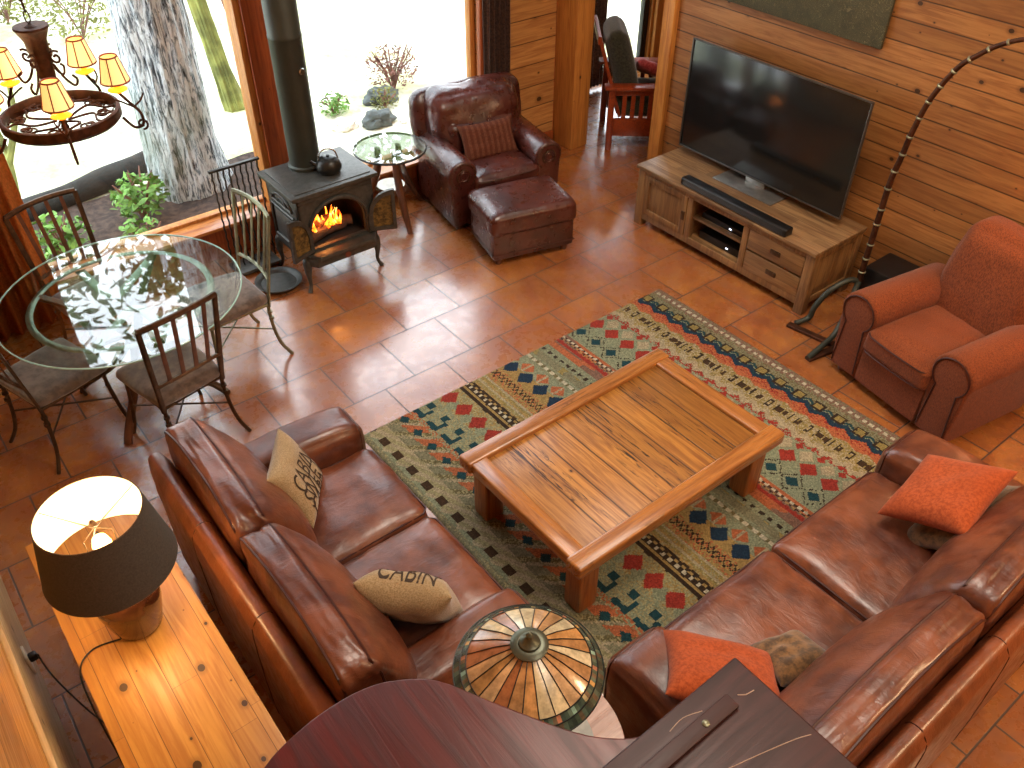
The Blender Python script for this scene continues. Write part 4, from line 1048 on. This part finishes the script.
# ------------------------------------------------------------------ round side table by the stove
rt = thing('round_side_table', 'round glass-topped side table with splayed wooden legs beside the stove', 'side table', (.34, .50, 0))
MB().lathe([(0, .60), (.285, .60), (.29, .606), (.285, .612), (0, .612)], (0, 0, 0), 48).build('table_glass', M['glass_s'], rt)
MB().tube([(.286*math.cos(2*PI*i/48), .286*math.sin(2*PI*i/48), .600) for i in range(48)], .009, 8, closed=True).build('rim', M['kettle'], rt)
for i in range(3):
    a = R(-102+120*i); c_, s_ = math.cos(a), math.sin(a)
    lg = MB(); lg.tube(spline([(c_*.10, s_*.10, .595), (c_*.12, s_*.12, .42), (c_*.2, s_*.2, .22), (c_*.28, s_*.28, .08), (c_*.335, s_*.335, .0)], 5), [.034+.016*math.sin(PI*min(1, k/16)) for k in range(21)], 10, flat=.5); lg.build('leg', M['brownwood'], rt)
MB().lathe([(0, .24), (.14, .24), (.145, .247), (.14, .254), (0, .254)], (0, 0, 0), 36).build('shelf', M['glass_t'], rt)
wv = MB(); wv.lathe([(0, 0), (.06, 0), (.10, .02), (.115, .028), (.10, .024), (.06, .008), (0, .008)], (0, 0, 0), 28)
o_ = wv.build('white_bowl', M['white_pl']); o_.location = (.33, .52, .256); tag(o_, 'white shallow bowl on the lower shelf of the round side table', 'bowl')

# ------------------------------------------------------------------ dining set
TC = (-2.09, -.47)
dt = thing('glass_dining_table', 'round glass dining table on crossed metal base beneath the chandelier', 'dining table', (TC[0], TC[1], 0))
MB().lathe([(0, .744), (.674, .744), (.68, .750), (.674, .756), (0, .756)], (0, 0, 0), 96).build('glass_top', M['glass_t'], dt)
MB().tube([(.679*math.cos(2*PI*i/96), .679*math.sin(2*PI*i/96), .750) for i in range(96)], .0055, 6, closed=True).build('glass_edge', M['glass_e'], dt)
MB().tube([(.50*math.cos(2*PI*i/72), .50*math.sin(2*PI*i/72), .729) for i in range(72)], .021, 8, closed=True, flat=.3).build('ring', M['pewter_and_glare'], dt)
for i in range(4):
    a = R(-130+90*i); c_, s_ = math.cos(a), math.sin(a); ca, sa = math.cos(a+.9), math.sin(a+.9)
    pts = spline([(c_*.495, s_*.495, .722), (c_*.34, s_*.34, .66), (c_*.10, s_*.10, .52), (c_*.06, s_*.06, .40), (c_*.2, s_*.2, .22), (c_*.42, s_*.42, .06), (c_*.47, s_*.47, .0)], 6)
    MB().tube(pts, [.028]*len(pts), 8, flat=.6).build('leg', M['bronze'] if i != 0 else M['slat'], dt)
    p2 = spline([(c_*.49, s_*.49, .71), (c_*.2+ca*.05, s_*.2+sa*.05, .70), (-c_*.02+ca*.12, -s_*.02+sa*.12, .70), (-sa*0+ca*.49, sa*.49, .71)], 6)
    if i % 2 == 0: MB().tube(p2, .03, 8, flat=.2).build('brace', M['pewter_and_glare'], dt)

def dining_chair(label, loc, rz, metal, slatm):
    """front faces local -y; origin under the seat centre"""
    t = thing('dining_chair', label, 'chair', loc, rz, 'slat-back dining chairs around the glass table')
    seat = MB()
    def fn(o): 
        o.x *= 1-.10*(o.y/.22) if o.y > 0 else 1; return o
    seat.rbox((0, -.01, .455), (.225, .225, .035), .034, (0, 0, .012), n=14, fn=fn, wr=.003); seat.build('seat', M['fab_taupe'], t)
    fr = MB(); fr.tube([(-.2, -.2, .415), (.2, -.2, .415), (.19, .2, .415), (-.19, .2, .415)], .011, 6, closed=True); fr.build('seat_frame', metal, t)
    for s in (-1, 1):
        f = MB(); f.tube(spline([(s*.19, -.19, .42), (s*.20, -.2, .25), (s*.215, -.215, .1), (s*.235, -.24, 0)], 5), .0115, 8); f.build('leg', metal, t)
        q = MB(); q.tube(spline([(s*.185, .2, .42), (s*.19, .205, .25), (s*.205, .23, .1), (s*.235, .28, 0)], 5), .0115, 8)
        q.tube([(s*.19, .205, .30), (s*.19, .205, .32)], .018, 8); q.tube([(s*.187, .203, .35), (s*.187, .203, .365)], .018, 8); q.build('leg', metal, t)
    x_ = MB(); x_.tube([(-.2, -.2, .22), (.195, .21, .22)], .006, 6); x_.tube([(.2, -.2, .22), (-.195, .21, .22)], .006, 6); x_.build('stretcher', metal, t)
    # back
    bk = MB(); ys = lambda z: .205+.10*max(0, (z-.42)/.6)
    hw0, hw1 = .19, .225
    for s in (-1, 1):
        pts = [(s*(hw0+(hw1-hw0)*k/8), ys(.40+.62*k/8), .40+.62*k/8) for k in range(9)]; bk.tube(pts, .010, 6, flat=1.7)
    def rail(z, hw, bow, r=.0135): return [(-hw+2*hw*k/10, ys(z)+bow*(1-(k/5-1)**2), z+.012*(1-(k/5-1)**2)) for k in range(11)]
    bk.tube(rail(1.02, hw1+.004, .03), .012, 6, flat=1.5); bk.tube(rail(.60, hw0+.01, .02), .012, 6); b = bk.build('backrest', metal, t)
    sl = MB()
    for k in range(1, 5):
        u = -1+2*k/5; z0, z1 = .605, 1.022
        pts = [((hw0+.01)*u+(hw1-hw0)*u*j/5, ys(z0+(z1-z0)*j/5)+(.02+.015*j/5)*(1-u*u), z0+(z1-z0)*j/5) for j in range(6)]
        sl.tube(pts, .005, 6, flat=2.8)
    sl.build('slat', slatm, b)
    return t
ch = dining_chair('slat-back metal dining chair nearest the camera, its back towards the left sofa', (-2.055, -.945, 0), R(11+180), M['bronze'], M['slat'])
dining_chair('metal dining chair beside the wood stove, glare painted into its pale colour', (-1.505, -.43, 0), R(-87), M['pewter_and_glare'], M['pewter_and_glare'])  # lighter grey-green here is glare painted into the frame and slat colour
dup(ch, (-2.14, .075, 0), R(14), 'slat-back metal dining chair standing against the big left window')
dup(ch, (-2.60, -.52, 0), R(108), 'metal dining chair at the left edge of the picture, its seat under the glass')

# chandelier
cd = thing('chandelier', 'wrought iron ring chandelier with small lit cream shades over the glass table', 'chandelier', (-2.08, -.49, 1.83))
rb = MB(); r0 = .27
tb = bmesh.new(); seg = 72; prf = [(r0-.006, -.03), (r0+.012, -.012), (r0+.012, .03), (r0+.004, .034), (r0-.004, .034), (r0-.012, .02), (r0-.014, -.02)]
rb.lathe(prf+[prf[0]], (0, 0, 0), 72); rb.build('ring', M['iron'], cd)
sc = MB()
for i in range(8):
    a = 2*PI*i/8; ca, sa = math.cos(a), math.sin(a)
    sc.tube(spline([(ca*.03, sa*.03, -.01), (ca*.14-sa*.05, sa*.14+ca*.05, .01), (ca*.21+sa*.03, sa*.21-ca*.03, .01), (ca*.28, sa*.28, 0)], 6), .006, 6)
    for s in (-1, 1):
        cx, cy = ca*.19-s*sa*.06, sa*.19+s*ca*.06
        sc.tube([(cx+(.045-.0022*k)*math.cos(s*(a+k*.5)), cy+(.045-.0022*k)*math.sin(s*(a+k*.5)), .005) for k in range(17)], .005, 6)
sc.build('scrollwork', M['iron'], cd)
cb = MB(); cb.lathe([(0, -.09), (.012, -.08), (.02, -.05), (.012, -.02), (.022, 0), (.03, .12), (.045, .28), (.052, .38), (.075, .43), (.08, .435), (.078, .445), (.03, .44), (0, .46)], (0, 0, 0), 20)
for i in range(4):
    a = PI/4+i*PI/2; ca, sa = math.cos(a), math.sin(a)
    cb.tube([(ca*(.075+(.035-.0017*k)*math.cos(k*.5+1)), sa*(.075+(.035-.0017*k)*math.cos(k*.5+1)), .30+(.035-.0017*k)*math.sin(k*.5+1)) for k in range(17)], .006, 6)
    cb.tube(spline([(ca*.05, sa*.05, .27), (ca*.09, sa*.09, .2), (ca*.13, sa*.13, .17), (ca*.15, sa*.15, .2), (ca*.13, sa*.13, .22)], 5), .006, 6)
cb.build('column', M['iron'], cd)
chn = MB()
for i in range(60):
    z = .485+i*.048; rr = rotm(z=(i % 2)*PI/2)
    chn.tube([rr @ Vector((.012*math.cos(2*PI*k/10), 0, z+.028*math.sin(2*PI*k/10))) for k in range(10)], .0035, 5, closed=True)
chn.build('chain', M['iron'], cd)
shade_m = emit('lit_cream_shade', '#ffd27c', .75, '#f5e2b0')
for i in range(5):
    a = R(-100+72*i); ca, sa = math.cos(a), math.sin(a); cr = .30
    am = MB(); am.tube(spline([(ca*.285, sa*.285, -.02), (ca*.33, sa*.33, -.075), (ca*.375, sa*.375, -.06), (ca*.375, sa*.375, .0), (ca*.34, sa*.34, .05), (ca*cr, sa*cr, .105)], 6), .0075, 7)
    am.tube([(ca*(.37+(.03-.0015*k)*math.cos(k*.5-1.6)), sa*(.37+(.03-.0015*k)*math.cos(k*.5-1.6)), -.06+(.03-.0015*k)*math.sin(k*.5-1.6)) for k in range(15)], .006, 6)
    am.tube(spline([(ca*.35, sa*.35, .03), (ca*.39, sa*.39, .06), (ca*.41-sa*.02, sa*.41+ca*.02, .09)], 4), .005, 6)
    am.tube(spline([(ca*.35, sa*.35, .03), (ca*.31+sa*.03, sa*.31-ca*.03, .07), (ca*.28+sa*.04, sa*.28-ca*.04, .09)], 4), .005, 6)
    arm_ = am.build('arm', M['iron'], cd)
    MB().lathe([(0, .105), (.02, .108), (.045, .12), (.048, .124), (.02, .128), (.012, .135), (.011, .17), (0, .172)], (ca*cr, sa*cr, 0), 20).build('candle_cup', M['amber'], arm_)
    s1 = MB(); s1.lathe([(.068, .165), (.04, .285), (.038, .285), (.066, .165)], (ca*cr, sa*cr, 0), 24); sh1 = s1.build('lamp_shade', shade_m, arm_)
    s2 = MB()
    for r_, z in ((.069, .165), (.040, .285)): s2.tube([(ca*cr+r_*math.cos(2*PI*k/24), sa*cr+r_*math.sin(2*PI*k/24), z) for k in range(24)], .0045, 5, closed=True)
    for k in range(6): s2.tube([(ca*cr+.070*math.cos(2*PI*k/6), sa*cr+.070*math.sin(2*PI*k/6), .165), (ca*cr+.041*math.cos(2*PI*k/6), sa*cr+.041*math.sin(2*PI*k/6), .285)], .0032, 5)
    s2.build('shade_trim', M['rust_trim'], sh1)
# ------------------------------------------------------------------ curtains
def curtain(name, label, x0, x1, y, z0, z1, waves, mat, amp=.035):
    m = MB(); tb = bmesh.new(); nx, nz = waves*12, 24; g = []
    for j in range(nz+1):
        row = []
        for i in range(nx+1):
            u = i/nx; z = z0+(z1-z0)*j/nz
            row.append(tb.verts.new((x0+(x1-x0)*u+.008*noise.noise(Vector((u*9, z*1.5, 0))), y+amp*math.sin(u*waves*2*PI+.5*noise.noise(Vector((u*3, z, 5)))), z)))
        g.append(row)
    for j in range(nz):
        for i in range(nx): tb.faces.new((g[j][i], g[j][i+1], g[j+1][i+1], g[j+1][i]))
    bmesh.ops.solidify(tb, geom=tb.faces[:], thickness=.006)
    m.add(tb); return tag(m.build(name, mat, ang=70), label, 'curtain')
curtain('curtain', 'rust coloured curtain gathered at the left side of the big left window', -3.15, -2.27, .66, .04, 2.5, 9, M['curtain'], .04)
curtain('curtain', 'brown curtain gathered between the right window and plank wall', 1.45, 1.72, .72, .04, 2.5, 5, M['curtain_d'], .03)
curtain('curtain', 'dark brown curtain beside the glass door in the side room', 3.35, 3.6, 1.5, .04, 2.5, 5, M['curtain_d'], .03)

# ------------------------------------------------------------------ mission chair in the side room
mc = thing('mission_armchair', 'cherry wood slatted armchair with dark green cushions in the side room', 'armchair', (3.10, .37, 0), R(51.5))
# local front -y
for s in (-1, 1):
    for y in (-.33, .36): MB().box((s*.33, y, .29), (.055, .055, .58), .004).build('leg', M['redwood'], mc)
    MB().box((s*.33, 0.0, .60), (.13, .86, .028), .006).build('armrest', M['redwood'], mc)
    MB().box((s*.33, 0.01, .22), (.03, .64, .17), .004).build('side_rail', M['redwood'], mc)
    MB().box((s*.33, 0.01, .55), (.03, .64, .05), .004).build('side_rail', M['redwood'], mc)
    for k in range(7): MB().box((s*.33, -.24+.08*k, .41), (.012, .04, .24), .002).build('slat', M['redwood'], mc)
MB().box((0, -.33, .25), (.6, .03, .12), .004).build('front_rail', M['redwood'], mc)
MB().rbox((0, -.02, .38), (.29, .33, .08), .05, (0, 0, .02), n=12).build('seat_cushion', M['fab_green'], mc)
bf = MB()
for x in (-.27, -.09, .09, .27): bf.bar((x, .27, .3), (x, .50, 1.02), .05, .03)
bf.bar((-.3, .5, 1.0), (.3, .5, 1.0), .03, .07); bf.build('back_frame', M['redwood'], mc)
MB().rbox((0, 0, 0), (.27, .085, .30), .07, (0, .03, .01), n=14, mt=None).build('back_cushion', M['fab_green'], mc, loc=(0, .27, .76), rot=(R(-17), 0, 0))
pillow('pink patterned pillow lying in the slatted wooden armchair', (3.16, .42, .63), (.7, -.5, -.35), (.35, .1, .85), .36, .34, .11, M['fab_pink'], 22)

# ------------------------------------------------------------------ sofa table + lamps
stb = thing('sofa_table', 'long golden knotty pine table behind the left sofa', 'table', (-2.82, -2.83, 0))
MB().box((0, 0, .735), (.47, 1.53, .035), .005).build('tabletop', M['table_pine'], stb)
for sx in (-1, 1):
    for sy in (-1, 1): MB().box((sx*.18, sy*.69, .36), (.06, .06, .715), .004).build('leg', M['pale_pine'], stb)
ap = MB()
for s in (-1, 1): ap.box((s*.18, 0, .68), (.02, 1.34, .075), .002); ap.box((0, s*.69, .68), (.32, .02, .075), .002)
ap.build('apron', M['pale_pine'], stb)
tl = thing('table_lamp', 'lit table lamp with charcoal drum shade and brown ceramic base on the pine table', 'table lamp', (-2.81, -2.73, .7535))
MB().lathe([(0, 0), (.08, 0), (.088, .01), (.10, .06), (.116, .14), (.12, .19), (.108, .235), (.07, .268), (.03, .28), (.02, .285), (0, .285)], (0, 0, 0), 40).build('base', M['ceramic'], tl)
MB().lathe([(0, .27), (.012, .27), (.012, .36), (.02, .365), (.02, .41), (0, .41)], (0, 0, 0), 16).build('socket', M['bronze'], tl)
sd = MB(); sd.lathe([(.229, .37), (.178, .635), (.175, .635), (.226, .37), (.229, .37)], (0, 0, 0), 64)
def shade_mat():
    t = NT('charcoal_shade_white_lining'); geo = t.n('ShaderNodeNewGeometry')
    pos = t.obj(); sp = t.n('ShaderNodeSeparateXYZ', {0: pos}).outputs
    nrm = t.n('ShaderNodeSeparateXYZ', {0: t.n('ShaderNodeVectorMath', {0: geo.outputs['True Normal'], 1: pos}, operation='MULTIPLY').outputs[0]}).outputs
    dot = t.math('ADD', nrm[0], nrm[1]); ins = t.math('LESS_THAN', dot, 0.0)
    f = t.noise(pos, 150, 3)
    col = t.mix(ins, t.mix(f, lin('#57514a'), lin('#3a3732')), lin('#fbf3e2'))
    t.bsdf(col, .9, 0, t.bump(f, .3, .002), spec=.2); return t.m
shd = sd.build('lamp_shade', shade_mat(), tl)
tr_ = MB()
for r_, z in ((.1765, .635), (.2275, .37)): tr_.tube([(r_*math.cos(2*PI*k/64), r_*math.sin(2*PI*k/64), z) for k in range(64)], .0025, 5, closed=True)
for k in range(3): tr_.tube([(0, 0, .56), (.176*math.cos(2*PI*k/3+.3), .176*math.sin(2*PI*k/3+.3), .622)], .002, 5)
tr_.tube([(.0, 0, .41), (.05, 0, .46), (.05, 0, .52), (0, 0, .565)], .002, 5); tr_.tube([(.0, 0, .41), (-.05, 0, .46), (-.05, 0, .52), (0, 0, .565)], .002, 5)
tr_.build('shade_frame', M['bronze'], shd)
MB().lathe([(0, .60), (.008, .595), (.014, .58), (.006, .57), (0, .565)], (0, 0, 0), 12).build('finial', M['bronze'], tl)
bl = MB(); bl.lathe([(0, .41), (.014, .41), (.03, .45), (.033, .475), (.025, .505), (0, .515)], (0, 0, 0), 24)
def bulb():
    t = NT('lit_bulb'); e = t.n('ShaderNodeEmission', {'Color': lin('#ffd27a'), 'Strength': 9.0}); t.t.links.new(e.outputs[0], t.out.inputs[0]); return t.m
bl.build('bulb', bulb(), tl)
cord = MB()
cord.tube(spline([(-2.89, -2.76, .757), (-2.99, -2.74, .757), (-3.055, -2.80, .757), (-3.075, -2.86, .62), (-3.08, -2.95, .3), (-3.09, -3.1, .02), (-3.12, -3.3, .008), (-3.07, -3.05, .008), (-3.06, -2.75, .008), (-3.09, -2.55, .008), (-3.14, -2.42, .06), (-3.19, -2.3, .2), (-3.20, -2.25, .32)], 7), .0035, 6)
tag(cord.build('power_cord', M['kettle']), 'thin dark lamp cord trailing from the pine table to the wall outlet', 'cord')

# tiffany lamp on round table
rt2 = thing('round_end_table', 'round wooden end table in the corner between the two sofas', 'side table', (-1.87, -3.99, 0))
MB().lathe([(0, .55), (.33, .55), (.338, .558), (.34, .568), (.335, .58), (0, .582)], (0, 0, 0), 64).build('tabletop', M['tanwood'], rt2)
MB().lathe([(0, 0), (.17, 0), (.17, .03), (.05, .06), (.035, .15), (.05, .3), (.035, .45), (.08, .55), (0, .55)], (0, 0, 0), 32).build('pedestal', M['brownwood'], rt2)
tf = thing('stained_glass_lamp', 'stained glass lamp with amber wedge shade and green border between the sofas', 'table lamp', (-1.885, -3.965, .584))
MB().lathe([(0, 0), (.09, 0), (.095, .012), (.05, .03), (.02, .06), (.028, .12), (.018, .2), (.024, .3), (.014, .34), (.012, .62), (0, .62)], (0, 0, 0), 28).build('base', M['bronze'], tf)
Z0 = .515
prs = [(.052, Z0+.118), (.115, Z0+.088), (.204, Z0+.03)]; brd = [(.204, Z0+.03), (.224, Z0+.012), (.247, Z0-.012)]
tb = bmesh.new(); nW = 24; rndc = random.Random(12); cols = []
base_c = ['#c9a070', '#b98750', '#cdb98c', '#a8683f', '#c6b78f', '#b98f60', '#a3774a', '#cfc09a']
def ring_faces(prof, nseg):
    out = []
    rings = [[tb.verts.new((r*math.cos(2*PI*k/nseg), r*math.sin(2*PI*k/nseg), z)) for k in range(nseg)] for r, z in prof]
    for a, (A, B) in enumerate(zip(rings, rings[1:])):
        for k in range(nseg): f = tb.faces.new((B[k], B[(k+1) % nseg], A[(k+1) % nseg], A[k])); out.append((a, k))
    return out
o1 = ring_faces(prs, 96); o2 = ring_faces(brd, 96)
m = MB(); m.bm.free(); m.bm = tb
wc = [lin(rndc.choice(base_c), rndc.uniform(.75, 1.05)) for _ in range(nW)]
bcol = ['#3f4d40', '#4a5a48', '#5a6a58', '#39463c', '#6c5a44']; dots = ['#c79a5a', '#b5795a', '#8fb09a', '#b9a87a']
def cf(f, i):
    c = f.calc_center_median(); r = math.hypot(c.x, c.y)
    if r < .204:
        k = int((math.atan2(c.y, c.x) % (2*PI))/(2*PI)*nW); b = wc[k]; g = 1+.35*noise.noise(Vector((c.x*25, c.y*25, k*3))); return (b[0]*g, b[1]*g, b[2]*g, 1)
    k = int((math.atan2(c.y, c.x) % (2*PI))/(2*PI)*96)
    if r < .224: return lin(bcol[(k*7) % 5], 1.1) if k % 4 else lin(dots[(k//4) % 4])
    return lin(bcol[(k*3) % 5], .8)
m.bm.faces.ensure_lookup_table()
gs_ = m.build('lamp_shade', attr_mat('stained_glass', .25, 22, .35, .5, .5, .2, emis=.03), tf, colfn=cf)
ld = MB()
def P3(a, r, z): return (r*math.cos(a), r*math.sin(a), z+.002)
for k in range(nW): ld.tube([P3(2*PI*k/nW, r, z) for r, z in prs], .0018, 5)
for r, z in (prs[-1], brd[-1], (.224, Z0+.012)): ld.tube([P3(2*PI*k/96, r, z) for k in range(96)], .0022, 5, closed=True)
ld.build('lead_came', M['kettle'], gs_)
MB().lathe([(.06, Z0+.122), (.062, Z0+.13), (.05, Z0+.138), (.036, Z0+.138), (.034, Z0+.146), (.018, Z0+.155), (.008, Z0+.17), (.012, Z0+.18), (.004, Z0+.19), (0, Z0+.192)], (0, 0, 0), 36).build('cap', simple('verdigris_bronze', '#55594a', .35, .6), tf)
MB().lathe([(0, .5825), (.225, .5825), (.225, .5838), (0, .5838)], (0, 0, 0), 48).build('stone_inlay', simple('grey_green_slate', '#7d7a6c', .35, 0, .35, 9), rt2)

# ------------------------------------------------------------------ grand piano
pn = thing('grand_piano', 'dark mahogany grand piano with closed lid in the foreground', 'piano', (-2.27, -4.6, 0))
def sh2(pts): return [(x+2.27, y+4.6) for x, y in pts]
zt = 1.25
curve = [(-3.03, -5.5), (-3.03, -4.4), (-2.97, -4.1), (-2.86, -3.92), (-2.72, -3.82), (-2.60, -3.785), (-2.49, -3.775), (-2.38, -3.785), (-2.29, -3.82), (-2.19, -3.90), (-2.10, -4.06), (-1.99, -4.25), (-1.92, -4.34), (-1.83, -4.405), (-1.70, -4.44), (-1.55, -4.50), (-1.46, -4.60), (-1.435, -4.8), (-1.43, -5.5)]
sm = [tuple(v[:2]) for v in spline([(x, y, 0) for x, y in curve], 5)]
MB().prism(sh2(sm), zt-.025, zt, .006, None, 3).build('lid', M['mahog'], pn)
cen = Vector((-2.27, -4.7)); inner = [tuple(cen+(Vector(q)-cen)*.975) for q in sm]
MB().prism(sh2(inner), zt-.31, zt-.026, .004).build('case', M['mahog_d'], pn)
flp = MB(); flp.box((.03, -.29, zt+.014), (1.61, .96, .024), .008, seg=3); flp.build('folded_lid_flap', M['mahog_d'], pn)
# flap spans world y -4.42 .. -5.38
bt = MB(); bt.box((.10, .095, zt+.034), (1.22, .05, .018), .004); b_ = bt.build('music_desk_batten', M['mahog_d'], pn)
MB().lathe([(0, .0), (.011, 0), (.011, .003), (.006, .006), (0, .006)], (.59, .093, zt+.043), 16).build('rubber_button', M['pewter_and_glare'], b_)
scr = MB(); scr.tube([(.79, .08, zt+.0262), (.76, .085, zt+.0262), (.74, .10, zt+.0262)], .0016, 4); scr.tube(spline([(.81, -.11, zt+.0262), (.76, -.09, zt+.0262), (.66, -.06, zt+.0262), (.55, -.03, zt+.0262)], 6), .0013, 4); scr.tube(spline([(.62, .13, zt+.0262), (.56, .15, zt+.0262), (.50, .145, zt+.0262)], 5), .0013, 4)
scr.build('scratch', simple('pale_scratch', '#b49a86', .6), pn)
MB().box((0, -1.0, zt-.22), (1.4, .3, .12), .006).build('keybed', M['mahog_d'], pn)
ks = MB(); ks.box((0, -1.06, zt-.15), (1.24, .14, .02), .002); ks.build('keys', M['white_pl'], pn)
for x, y in ((-.6, -.75), (.6, -.75), (-.25, .45)):
    lm = MB(); lm.lathe([(0, 0), (.03, 0), (.035, .05), (.04, .1), (.055, .5), (.06, .8), (.075, .9), (.075, zt-.305), (0, zt-.305)], (x, y, 0), 20); lm.build('leg', M['mahog'], pn)

# ------------------------------------------------------------------ light
w = bpy.data.worlds.new('sky'); S.world = w; w.use_nodes = True; nt = w.node_tree; nt.nodes.clear()
tc = nt.nodes.new('ShaderNodeTexCoord'); sx = nt.nodes.new('ShaderNodeSeparateXYZ'); rp = nt.nodes.new('ShaderNodeValToRGB'); bg = nt.nodes.new('ShaderNodeBackground'); ou = nt.nodes.new('ShaderNodeOutputWorld')
rp.color_ramp.elements[0].position = .35; rp.color_ramp.elements[0].color = (.85, .9, .95, 1); rp.color_ramp.elements[1].position = .8; rp.color_ramp.elements[1].color = (.8, .9, 1, 1)
nt.links.new(tc.outputs['Generated'], sx.inputs[0]); nt.links.new(sx.outputs[2], rp.inputs[0]); nt.links.new(rp.outputs[0], bg.inputs[0]); bg.inputs[1].default_value = 6.0; nt.links.new(bg.outputs[0], ou.inputs[0])
def lamp(kind, loc, power, color, size=.3, rot=(0, 0, 0), sizey=None):
    l = bpy.data.lights.new(kind.lower()+'_light', kind); l.energy = power; l.color = color
    if kind == 'AREA':
        l.size = size
        if sizey: l.shape = 'RECTANGLE'; l.size_y = sizey
    elif kind != 'SUN': l.shadow_soft_size = size
    o = bpy.data.objects.new(kind.lower()+'_light', l); COL.objects.link(o); o.location = loc; o.rotation_euler = rot; return o
WARM = (1, .72, .42)
lamp('POINT', (-2.81, -2.73, 1.26), 11, (1, .68, .34), .09)
lamp('POINT', (-.55, .06, .46), 3, (1, .35, .08), .04)
NEU = (1, .87, .72)
lamp('AREA', (0.2, -3.4, 5.0), 90, NEU, 1.4)
lamp('AREA', (-1.0, -6.0, 5.0), 55, NEU, 1.4)
lamp('AREA', (1.2, -6.2, 3.4), 70, (1, .66, .36), .5)
lamp('AREA', (.6, -2.3, 5.0), 50, NEU, 1.4)
lamp('POINT', (2.1, -3.77, 1.88), 6, (1, .7, .42), .05)
lamp('POINT', (4.2, .2, 2.5), 15, (1, .85, .65), .2)
lamp('POINT', (-2.1, -.46, 2.1), 5, (1, .7, .38), .2)

# ------------------------------------------------------------------ camera (one tile = .457 m)
F = 860.8443; yaw, pitch, roll = .6722, .7061, .0051
C = Vector((-6.319, -11.2264, 7.9168))*.457
fw = Vector((math.sin(yaw)*math.cos(pitch), math.cos(yaw)*math.cos(pitch), -math.sin(pitch)))
r = Vector((math.cos(yaw), -math.sin(yaw), 0)); u = r.cross(fw)
r2 = r*math.cos(roll)+u*math.sin(roll); u2 = u*math.cos(roll)-r*math.sin(roll)
mt = Matrix((r2, u2, -fw)).transposed().to_4x4(); mt.translation = C
cam = bpy.data.cameras.new('camera'); co = bpy.data.objects.new('camera', cam); COL.objects.link(co); co.matrix_world = mt
cam.sensor_width = 36; cam.lens = F*36/1024; cam.clip_start = .05; cam.clip_end = 200; S.camera = co
S.view_settings.view_transform = 'Standard'; S.view_settings.look = 'None'; S.view_settings.gamma = 1; S.view_settings.use_curve_mapping = False
S.view_settings.exposure = 0.3
